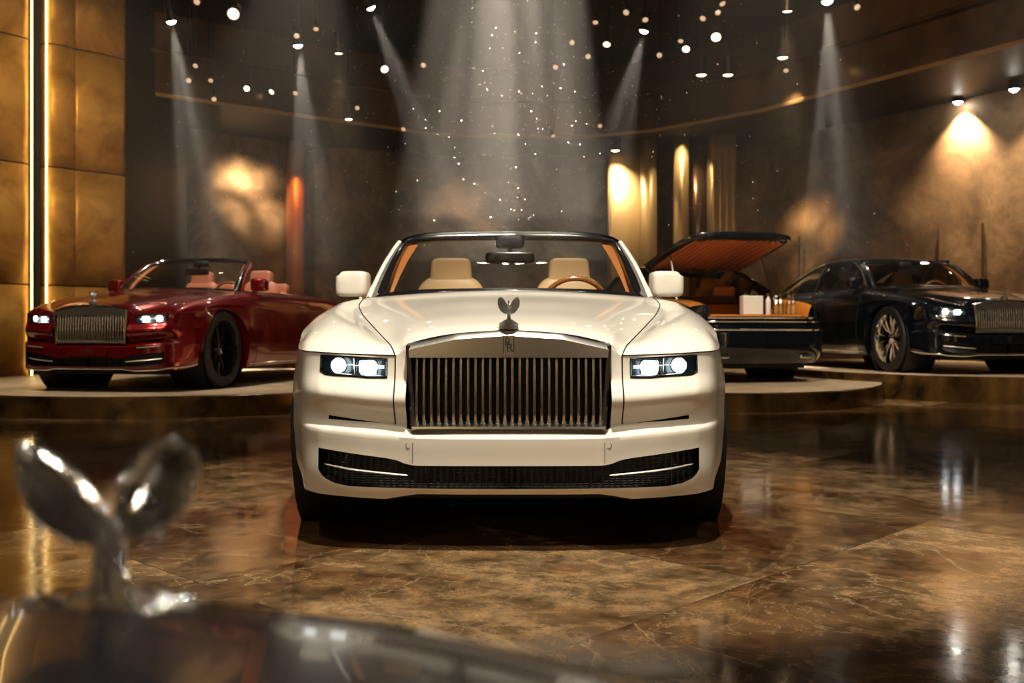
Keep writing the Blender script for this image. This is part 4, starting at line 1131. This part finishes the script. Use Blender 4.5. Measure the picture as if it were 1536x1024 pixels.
# ---- nose of the black car under the camera
def make_nose():
    r = empty('foreground_car', (-.262,.80,0), math.radians(180-13), 1); r.scale = (1,1,.748)
    tag(r, 'glossy black car nose in the blurred bottom left foreground, carrying a winged silver ornament', 'car')
    pm = M['black_lacquer']
    h = MB(); h.grid(BODY[:i6-3, :ui(3)+1]); h.mirror(); ho = h.build('hood', pm, r, solid=.01)
    q = MB()
    for sg in (1,-1): q.tube([(sg*p[0], p[1], p[2]+.001) for p in BODY[:i6-3, ui(3)]], .003, 6)
    q.build('panel_gap', M['gap'], ho)
    q = MB()
    for sg in (1,-1): q.tube([(sg*p[0], p[1], p[2]+.001) for p in BODY[:i6-3, ui(2)]], .005, 6)
    q.build('hood_trim', M['chrome'], ho)
    for sg in (1,-1):
        q = MB(); q.grid(BODY[:i6-3, ui(3):])
        if sg < 0: q.v = [(-x,y,z) for x, y, z in q.v]
        q.build('fender', pm, r, solid=.01)
    q = MB(); q.grid(BG[:, cG:]); q.grid(BG[BO[5]:, :cG+1]); q.mirror(); q.build('front_bumper', pm, r)
    full = [(x, lerp(abs(x),[0,.2,.385],[.822,.808,.768])) for x in np.linspace(-.385,.385,39)]
    q = MB(); q.grid(np.array([[(x*.992,.052,z+.014) for x, z in full],[(x,.012,z+.006) for x, z in full],[(x,.0,z-.004) for x, z in full],[(x*.985,-.006,z-.012) for x, z in full],[(x*.97,-.006,.727) for x, z in full],[(x*.97,-.006,.46) for x, z in full]]))
    q.build('grille', M['chrome'], r)
    q = MB(); q.box((-.6,.3,.2),(.6,1.0,.7)); q.build('underbody', M['black_matte'], r)
    # winged silver figure, wings spread in a wide V above a slim body and a scrolled foot
    o = empty('hood_ornament', (0,.095,.843), -math.radians(180-13), 1, r); o.scale = (1,1,1/.748)
    mm = M['ornate_near']
    for lab, cl, hw in (('left', [(-.002,.0,.058),(-.020,.004,.064),(-.042,.008,.080),(-.060,.012,.100),(-.073,.016,.119)], [.004,.013,.0165,.012,.001]),
                        ('right', [(.003,.0,.058),(.014,.004,.066),(.027,.008,.082),(.037,.012,.101),(.045,.016,.118)], [.004,.012,.018,.017,.006])):
        c_ = cr(cl, 6); w_ = 1.3*pchip(range(5), np.array(hw)[:, None], np.linspace(0, 4, len(c_)))[:, 0]
        rows = []
        for i, p in enumerate(c_):
            d = c_[min(i+1, len(c_)-1)]-c_[max(i-1, 0)]; n_ = np.array([-d[2], 0, d[0]]); n_ /= np.linalg.norm(n_)
            rows.append([tuple(p+n_*w_[i]*q_+np.array([0, .55*w_[i]*(1-q_*q_)+.0012*math.sin(q_*9), 0])) for q_ in np.linspace(-1, 1, 13)])
        q = MB(); q.grid(rows); q.build('wing', mm, o, solid=.0022, angle=70)
        q = MB(); q.tube([r_[0] for r_ in rows]+[r_[-1] for r_ in rows[::-1]], .0016, 8, closed=True); q.build('wing_edge', mm, kids(o)[-1])
    q = MB(); P = []
    for (z, r0, dy) in ((.006,.020,.0),(.012,.015,0),(.022,.0125,0),(.034,.0118,0),(.046,.011,-.001),(.054,.0092,-.003),(.062,.0085,-.006),(.068,.006,-.010),(.071,.002,-.012)):
        P.append([(r0*(1+.13*math.cos(5*a_+z*50))*math.cos(a_), dy+.8*r0*(1+.13*math.cos(5*a_+z*50))*math.sin(a_), z) for a_ in np.linspace(0, 2*PI, 40, endpoint=False)])
    q.grid(P, closed_u=True); q.sq((0,-.016,.0755), (.0052,.0058,.0066), 1, 1, 14, 9); q.build('figure', mm, o, angle=70)
    q = MB()
    for k in range(15):
        a_ = 2*PI*k/15; rr_ = .048 if k % 2 else .036
        q.sq((rr_*math.cos(a_), .8*rr_*math.sin(a_), .004), (.0105,.0095,.008), 1, 1, 10, 7)
    q.lathe([(0,.0),(.056,.0),(.053,.004),(.030,.009),(.02,.013),(0,.013)], 36); q.build('ornament_base', mm, o)
make_nose()

# ---- things in the open boot: hamper box, decanters, glasses
TF = Matrix.Translation(BP) @ Matrix.Rotation(math.radians(BR), 4, 'Z') @ Matrix.Scale(1.06, 4)
def boot_pt(x, y, z): return TF @ Vector((x, y, z))
M['porcelain'] = mat('white_card', (.82,.80,.78), .4)
M['crystal'] = clearglass('cut_crystal', (.9,.88,.82), 3.2, .05)
M['gold_drink'] = mat('amber_drink', (.75,.40,.10), .15, trans=.3, coat=1)
p = boot_pt(-.02,4.88,.772)
rt = empty('gift_box', p, math.radians(6)); tag(rt, 'white square gift box with crystal stoppers on top in the open boot', 'box')
q = MB(); q.box((-.125,-.07,0),(.125,.07,.23)); q.build('box_body', M['porcelain'], rt, bevel=.008)
for k, (dx, dz) in enumerate(((-.06,.0),(0,.015),(.06,.0),(.02,-.01))):
    q = MB(); q.sq((dx,.02*(-1)**k,.255+dz), (.024,.024,.028), 1, 1, 10, 7); q.tube([(dx,.02*(-1)**k,.225),(dx,.02*(-1)**k,.25)], .009, 8); q.build('crystal_stopper', M['crystal'], rt, smooth=False)
p = boot_pt(-.22,4.90,.772)
rt = empty('white_bottle', p); tag(rt, 'slim white cylinder bottle between the gift box and the crystal decanters', 'bottle')
q = MB(); q.lathe([(0,0),(.028,0),(.03,.01),(.03,.18),(.02,.20),(.012,.21),(.012,.225),(0,.225)], 20); q.build('bottle_body', M['porcelain'], rt)
q = MB(); q.sq((0,0,.245), (.022,.022,.024), 1, 1, 10, 7); q.build('crystal_stopper', M['crystal'], rt, smooth=False)
wh = ['nearest the white bottle', 'second from the white bottle', 'third from the white bottle', 'farthest right in the boot']
d0 = None
for k in range(4):
    if d0 is None:
        d0 = empty('decanter')
        q = MB(); q.lathe([(0,0),(.034,0),(.038,.012),(.036,.09),(.030,.12),(.014,.15),(.012,.19),(.017,.20)], 12); q.build('decanter_glass', M['crystal'], d0, smooth=False)
        q = MB(); q.lathe([(0,.006),(.030,.006),(.034,.02),(.033,.085),(.024,.115),(0,.118)], 12); q.build('drink', M['gold_drink'], d0)
        q = MB(); q.sq((0,0,.225), (.020,.020,.026), 1, 1, 9, 6); q.build('crystal_stopper', M['crystal'], d0, smooth=False)
        o = d0
    else: o = copy_tree(d0)
    p = boot_pt(-.31-.082*k, 4.92-.05*(k % 2), .772); o.location = p; o.scale = (1.1,1.1,1.15+.08*(k % 2))
    tag(o, 'small crystal decanter of golden drink in the open boot, %s' % wh[k], 'decanter', 'decanters in the open boot')

# ---- ceiling fixtures ------------------------------------------------------------------------------------
_fx = {}
def fixture(px, py, Y, kind, target, lens, size, lab, light=None):
    p = at(px, py, Y); d = (Vector(target)-p).normalized()
    key = (kind, lens)
    if key not in _fx:
        r = empty('spotlight'); q = MB()
        if kind == 'can':
            q.lathe([(0,.30),(.05,.30),(.062,.27),(.066,.10),(.085,.0),(.080,-.008),(.074,.0),(.06,.03)], 20)
            for z in (.14,.18,.22): q.lathe([(.066,z),(.074,z+.005),(.066,z+.012)], 20)
        else:
            q.lathe([(0,.26),(.07,.26),(.078,.25),(.082,.0),(.076,-.004),(.072,.004)], 24)
        h_ = q.build('lamp_housing', M['fixture'], r)
        q = MB(); q.lathe([(0,-.045),(.03,-.038),(.055,-.02),(.072,.006)] if lens == 'lens_white' else [(0,-.012),(.04,-.008),(.066,.006)], 20); q.build('lens', M[lens], r)
        _fx[key] = r; o = r
    else: o = copy_tree(_fx[key])
    o.name = 'spotlight'
    o.location = p; o.rotation_euler = d.to_track_quat('-Z', 'Y').to_euler(); o.scale = (size,)*3
    tag(o, lab, 'spotlight', 'ceiling spotlights')
    # yoke and drop rod up to the ceiling belong to the fixture
    q = MB(); top = Vector((p.x, p.y, CZ)); back = p-d*.2*size
    if (top-back).length > .1:
        q.tube([tuple(top), (top.x, top.y, back.z+.12), tuple(back)], .014, 6)
        q.lathe([(0,0),(.05,0),(.05,.03),(0,.03)], 12, Matrix.Translation((p.x,p.y,CZ-.03)))
        mi_ = (Matrix.Translation(p) @ d.to_track_quat('-Z', 'Y').to_matrix().to_4x4() @ Matrix.Scale(size, 4)).inverted()
        q.v = [tuple(mi_ @ Vector(v)) for v in q.v]; q.build('drop_rod', M['fixture'], o)
    if light: spot(p+d*.09*size, target, *light, parent=None)
    return o
def spot(loc, target, energy, col, deg, blend=.4, size=.04, gobo=0, parent=None):
    l = bpy.data.lights.new('lamp', 'SPOT'); l.energy = energy; l.color = col; l.spot_size = math.radians(deg); l.spot_blend = blend; l.shadow_soft_size = size
    o = bpy.data.objects.new('lamp', l); C.objects.link(o); o.location = loc
    o.rotation_euler = (Vector(target)-Vector(loc)).to_track_quat('-Z','Y').to_euler()
    if gobo:
        l.use_nodes = True; nt = l.node_tree; em = nt.nodes['Emission']
        tc = nt.nodes.new('ShaderNodeTexCoord'); sp_ = nt.nodes.new('ShaderNodeSeparateXYZ'); nt.links.new(tc.outputs['Normal'], sp_.inputs[0])
        # pattern constant along each ray: direction of the ray divided by its z
        dv = [nt.nodes.new('ShaderNodeMath') for _ in range(2)]
        for i, k in enumerate((0,1)):
            dv[i].operation = 'DIVIDE'; nt.links.new(sp_.outputs[k], dv[i].inputs[0]); nt.links.new(sp_.outputs[2], dv[i].inputs[1])
        cb = nt.nodes.new('ShaderNodeCombineXYZ'); nt.links.new(dv[0].outputs[0], cb.inputs[0]); nt.links.new(dv[1].outputs[0], cb.inputs[1])
        nz = nt.nodes.new('ShaderNodeTexNoise'); nz.inputs['Scale'].default_value = gobo; nz.inputs['Detail'].default_value = 2; nt.links.new(cb.outputs[0], nz.inputs['Vector'])
        rp = nt.nodes.new('ShaderNodeMapRange'); rp.inputs[1].default_value = .42; rp.inputs[2].default_value = .62; rp.inputs[3].default_value = .12; rp.inputs[4].default_value = 2.2
        nt.links.new(nz.outputs[0], rp.inputs[0]); nt.links.new(rp.outputs[0], em.inputs['Strength'])
    return o
WHT = (1,.92,.78); WRM = (1,.70,.40); COOL = (.92,.96,1)
E = EXPO = 1.0
# main beams in the haze
fixture(257,32,15,'can', at(330,420,15.8),'lens_white',1.0,'bright white spotlight above the gold panels with a long beam to the right',(4200,WHT,27,.5,.04,9))
fixture(447,68,16,'can', at(482,420,16.6),'lens_white',1.0,'bright white spotlight left of centre, beam falling on the red car',(4200,WHT,27,.5,.04,9))
fixture(556,11,15,'can', at(690,330,16),'lens_white',1.0,'bright white spotlight near the top edge left of the main beam, its beam leaning right',(2800,WHT,24,.5,.04,9))
fixture(966,46,16,'can', at(880,380,16.5),'lens_white',1.0,'bright white spotlight right of the main beam, its beam leaning left',(2800,WHT,26,.5,.04,9))
fixture(1241,2,14.5,'can', at(1262,420,14.6),'lens_white',1.1,'bright white spotlight at the top edge above the black coupe',(4200,WHT,27,.5,.04,9))
fixture(508,80,17,'can', at(516,420,17.5),'lens_warm',1.15,'warm spotlight just right of the bright left one, short glow below it',(700,WRM,40,.6,.05))
fixture(1181,17,15,'can', at(1178,420,15.5),'lens_warm',1.15,'warm spotlight at the top edge left of the brightest right one',(700,WRM,36,.6,.05))
# wall washers
pw = at(1437,153,18.6); fixture(1437,153,18.6,'drum',(pw.x,pw.y,0),'lens_white',1.15,'warm downlight washing the right mottled wall with a cone of light')
spot((pw.x+.0,pw.y,pw.z-.05),(pw.x+.9,pw.y+.6,0), 2600, (1,.74,.44), 96, .9, .05)
pw = at(1521,134,17.3); fixture(1521,134,17.3,'drum',(pw.x,pw.y,0),'lens_white',1.1,'warm downlight at the right edge below the soffit'); spot((pw.x,pw.y,pw.z-.05),(pw.x+.4,pw.y+.2,0), 500, (1,.75,.48), 84, .9, .05)
pc = at(923,226,22.6); fixture(923,226,22.6,'drum',(pc.x,pc.y,0),'lens_warm',1.5,'warm downlight glowing on the wide gold pilaster'); spot(pc-Vector((0,.0,.1)),(pc.x+.1,pc.y+.6,0), 300, (1,.76,.46), 110, .9, .05)
pc = at(1023,200,22.0); spot(pc,(pc.x,pc.y+.7,0), 330, (1,.76,.46), 100, .9, .05)
pc = at(1085,190,21.45); spot(pc,(pc.x,pc.y+1.0,1.5), 600, (1,.76,.46), 90, .9, .05)
# pendant downlights
for px, py, Y, lab in ((1052,113,18.5,'left one of two cylinder downlights hanging side by side right of centre'),(1092,113,18.5,'right one of two cylinder downlights hanging side by side right of centre'),(1174,87,18,'wide-mouthed cylinder downlight hanging right of the pair'),(523,179,20,'small cylinder downlight low under the bronze fascia, left of the main beam')):
    p_ = at(px, py, Y); fixture(px, py, Y, 'drum', (p_.x,p_.y,0), 'lens_warm', 1.35 if px > 900 else 1.1, lab)
# small aimed lamps scattered below the black ceiling
SM = [(295,3),(350,21),(474,44),(445,54),(215,130),(271,117),(283,121),(293,99),(316,121),(321,149),(370,133),(407,138),(443,140),(409,165),(507,66),(577,104),(635,98),(536,162),(605,194),(833,101),(858,64),(882,85),(910,67),(893,34),(939,19),(830,204),(900,189),(968,30),(989,83),(1029,74),(1054,28),(1074,56),(1077,19),(1084,6),(1021,62),(1179,106),(1286,11)]
BIG = {(350,21):('lens_warm',1.2),(1074,56):('lens_warm',1.1),(577,104):('lens_warm',.9),(1029,74):('lens_warm',.9),(409,165):('lens_warm',.9),(370,133):('lens_warm',.75),(910,67):('lens_warm',.8),(407,138):('lens_warm',.7)}
def place_words(px, py):
    a = 'far left' if px < 340 else 'left' if px < 520 else 'left of the main beam' if px < 700 else 'inside the main beam' if px < 870 else 'right of the main beam' if px < 960 else 'right of centre' if px < 1100 else 'far right'
    return a
seen = {}
for i, (px, py) in enumerate(SM):
    ln, sz = BIG.get((px,py), ('lens_dim', .66))
    Y = 14+py/30+(i % 3)*.5
    if at(px,py,Y).z > CZ-.25: Y -= 1.5
    tgt = at(px,py,Y)+Vector((rnd.uniform(-1,1), rnd.uniform(-2.6,-.8), -1.6))
    k = place_words(px, py); seen.setdefault(k, []).append((px, py))
    others = [q_ for q_ in SM if place_words(*q_) == k]
    others.sort(); idx = others.index((px,py))
    order = ['leftmost','second','third','fourth','fifth','sixth','seventh','eighth','ninth','tenth','eleventh','twelfth']
    lab = '%s small %s lamp %s, %s' % ('warm bright' if ln == 'lens_warm' else 'dim', 'aimed', k, ('leftmost' if idx == 0 else 'rightmost' if idx == len(others)-1 else '%s from the left' % order[idx]))
    fixture(px, py, Y, 'can', tgt, ln, sz, lab)['group'] = 'small aimed ceiling lamps'

# main beam lamps above the frame
BX = 9.6
for k, (dx, tx, en, deg) in enumerate(((-.42,-1.0,24000,11),(-.12,-.26,60000,10),(.14,.12,45000,8),(.42,.8,38000,9),(0,0,19000,27))):
    spot((dx,BX,6.45),(tx,BX+.5,0), en, (1,.87,.70), deg, .55, .05, 7 if deg > 20 else 0)
    if k < 4:
        o = copy_tree(_fx[('can','lens_white')]); o.name = 'spotlight'; o.location = (dx,BX,6.5)
        o.rotation_euler = (Vector((tx,BX+.5,0))-Vector((dx,BX,6.5))).to_track_quat('-Z','Y').to_euler()
        for c_ in kids(o):
            if 'rod' in c_.name: bpy.data.objects.remove(c_)
        tag(o, 'powerful white spotlight above the frame feeding the main beam, %s' % ['leftmost','second from the left','third from the left','rightmost'][k], 'spotlight', 'ceiling spotlights')
# key light on the white car, added front fill spots, car spots
spot((.15,2.3,6.6),(.12,4.75,0), 2700, (1,.90,.74), 38, .25, .10)
spot((-1.9,.2,6.3),(-.35,4.5,.6), 350, (1,.86,.68), 26, .6, .10)
spot((2.0,.2,6.3),(.35,4.5,.6), 350, (1,.86,.68), 26, .6, .10)
spot((-4.6,7.6,6.4),(-3.9,11.4,.3), 1250, (1,.86,.66), 44, .5, .08)
spot((-2.6,13.5,6.5),(-3.6,12.8,.3), 1200, (1,.86,.66), 56, .5, .08)
spot((2.2,8.4,6.4),(2.9,11.9,.6), 2000, (1,.84,.62), 40, .5, .08)
spot((5.6,8.8,6.4),(5.9,12.6,.4), 1500, (1,.84,.62), 44, .5, .08)
# the room behind the photographer: plaster wall; pale bays and wash spots added for chrome reflections
q = MB(); q.grid([[(-12,-8,0),(12.5,-8,0)],[(-12,-8,CZ),(12.5,-8,CZ)]]); tag(q.build('wall_front', M['plaster'], smooth=False, solid=.1), kind='structure')
for k, x in enumerate((-7.5,-2.5,2.5,7.5)):
    q = MB(); q.box((x-.9,-7.94,0),(x+.9,-7.84,5.4)); tag(q.build('trim_bay', M['pale_stone'], smooth=False), kind='structure')
    spot((x,-6.4,6.5),(x,-7.9,2.2), 2200, (1,.91,.78), 50, .6, .1)
    q = MB(); q.tube([(x+1.0,-7.8,.0),(x+1.0,-7.8,6.4)], .075, 10); tag(q.build('led_strip', M['led_gold']), 'added golden light strip for chrome highlights, on the unseen rear wall, %s' % ['outermost left','left of centre','right of centre','outermost right'][k], 'light strip', 'golden light strips')  # strip added as a bright vertical line for the chrome to mirror
for k, (x, y) in enumerate(((-3.4,1.5),(-1.1,.2),(1.3,.6),(3.6,1.8),(-2.2,-3.2),(2.4,-3.0),(.9,4.2),(-2.6,3.0),(4.9,4.6))):  # out-of-view lamps added as small sparkle sources for ornament, hood and floor
    o = copy_tree(_fx[('can','lens_white')]); o.name = 'spotlight'; o.location = (x,y,6.2); o.rotation_euler = (0,0,0)
    for c_ in kids(o):
        if 'rod' in c_.name: bpy.data.objects.remove(c_)
    q = MB(); q.tube([(0,0,.25),(0,0,.6)], .014, 6); q.build('drop_rod', M['fixture'], o)
    tag(o, 'added unseen white spotlight for sparkle, over the front floor, %s' % ['far left','left of centre','right of centre','far right','rear left','rear right','above the white car nose','left of the white car nose','right beside the white car'][k], 'spotlight', 'ceiling spotlights')
spot((-1.6,-1.2,5.0),(-.3,.72,.66), 1600, (1,.88,.72), 12, .6, .10)  # this and the next two spots are added to make the foreground ornament sparkle
spot((.9,4.2,6.6),(-.3,.72,.68), 3500, (1,.86,.66), 9, .6, .10)
spot((-2.6,3.0,6.4),(-.3,.72,.68), 3500, (1,.90,.78), 9, .6, .10)
spot((.1,4.3,6.6),(0,6.6,1.0), 900, (1,.86,.66), 20, .6, .08)  # added overhead spot that brightens the white car's seats
# wall glows
spot(at(345,175,19.5),at(372,300,22.6), 2600, (1,.78,.50), 32, 1, .2, 5)
spot(at(1180,120,18.5),at(1215,330,21.5), 1800, (1,.70,.36), 24, 1, .2, 5)
spot(at(740,235,21.4),at(690,330,25), 260, (1,.72,.42), 40, 1, .2, 4)
spot(at(444,232,22.2),(at(443,320,22.7)), 60, (1,.42,.08), 50, .8, .05)
spot((-5.6,11.0,6.3),(-7.4,16.0,3.6), 1000, (1,.66,.25), 60, .9, .1)  # added spot to brighten the gold panels
spot((-3,13,6.6),(-4.5,20.5,5.6), 220, (1,.62,.34), 100, 1, .15)  # unseen spots, here and next, added to lift the bronze fascia
spot((3.2,13,6.6),(6,18,5.6), 320, (1,.62,.34), 100, 1, .15)

# ---- haze with dust
m = bpy.data.materials.new('stage_haze'); m.use_nodes = True; nt = m.node_tree; nt.nodes.remove(nt.nodes['Principled BSDF'])
vs_ = nt.nodes.new('ShaderNodeVolumeScatter'); vs_.inputs['Color'].default_value = (1,.97,.92,1); vs_.inputs['Density'].default_value = .010; vs_.inputs['Anisotropy'].default_value = .25
nt.links.new(vs_.outputs[0], nt.nodes['Material Output'].inputs['Volume'])
for z0, z1, dn, lab in ((1.95,6.75,.010,'thin stage haze catching the spotlight beams above the cars'),(1.52,1.95,.0055,'thinner layer of stage haze just above the car roofs'),(1.15,1.52,.0022,'faintest lowest layer of stage haze at windscreen height')):
    mh = m if z0 > 1.9 else m.copy(); mh.node_tree.nodes['Volume Scatter'].inputs['Density'].default_value = dn
    q = MB(); q.box((-6.4,8.6,z0+.001),(6.8,19.8,z1)); hz = q.build('stage_haze', mh, smooth=False); tag(hz, lab, 'haze', kind='stuff')
M['dust'] = mat('dust_fleck', (.9,.85,.75), .6)
q = MB(); r2 = random.Random(3)
for k in range(1300):
    z = r2.uniform(1.9,6.0); y = r2.uniform(8.8,12.5); sp_ = .35+(6.5-z)*.30
    x = r2.gauss(0,.55)*sp_*1.6; r_ = r2.uniform(.0025,.0065)
    c = (x,y,z); q.add([(x+r_,y,z),(x-r_,y,z),(x,y+r_,z),(x,y-r_,z),(x,y,z+r_),(x,y,z-r_)], [(0,2,4),(2,1,4),(1,3,4),(3,0,4),(2,0,5),(1,2,5),(3,1,5),(0,3,5)])
for k in range(160):
    z = r2.uniform(1.5,5.0); y = r2.uniform(8.8,15); x = r2.uniform(-6,6)*y/15; r_ = r2.uniform(.003,.007)
    q.add([(x+r_,y,z),(x-r_,y,z),(x,y+r_,z),(x,y-r_,z),(x,y,z+r_),(x,y,z-r_)], [(0,2,4),(2,1,4),(1,3,4),(3,0,4),(2,0,5),(1,2,5),(3,1,5),(0,3,5)])
o = q.build('dust_flecks', M['dust'], smooth=False, weld=False); tag(o, 'tiny dust flecks floating in the light beams', 'dust', kind='stuff')

# ---- world, camera, output
w = bpy.data.worlds.new('room_ambient'); sc.world = w; w.use_nodes = True
w.node_tree.nodes['Background'].inputs[0].default_value = (.9,.62,.4,1); w.node_tree.nodes['Background'].inputs[1].default_value = .04
cam = bpy.data.cameras.new('camera'); co = bpy.data.objects.new('camera', cam); C.objects.link(co)
co.location = (0,0,CAMH); co.rotation_euler = (PI/2,0,0); cam.sensor_width = 36; cam.lens = 36*FPX/1536; cam.shift_y = (HY-512)/1536
cam.clip_start = .01; cam.dof.use_dof = True; cam.dof.focus_distance = 3.85; cam.dof.aperture_fstop = 3.6; cam.dof.aperture_blades = 0
sc.camera = co
sc.view_settings.view_transform = 'Standard'; sc.view_settings.look = 'None'; sc.view_settings.gamma = 1; sc.view_settings.exposure = 0.02
cy = sc.cycles; cy.max_bounces = 6; cy.diffuse_bounces = 3; cy.glossy_bounces = 4; cy.transparent_max_bounces = 12; cy.transmission_bounces = 4; cy.volume_bounces = 0
cy.sample_clamp_indirect = 6; cy.caustics_reflective = False; cy.caustics_refractive = False; cy.use_denoising = True; cy.blur_glossy = .5
# every repeat named by kind only
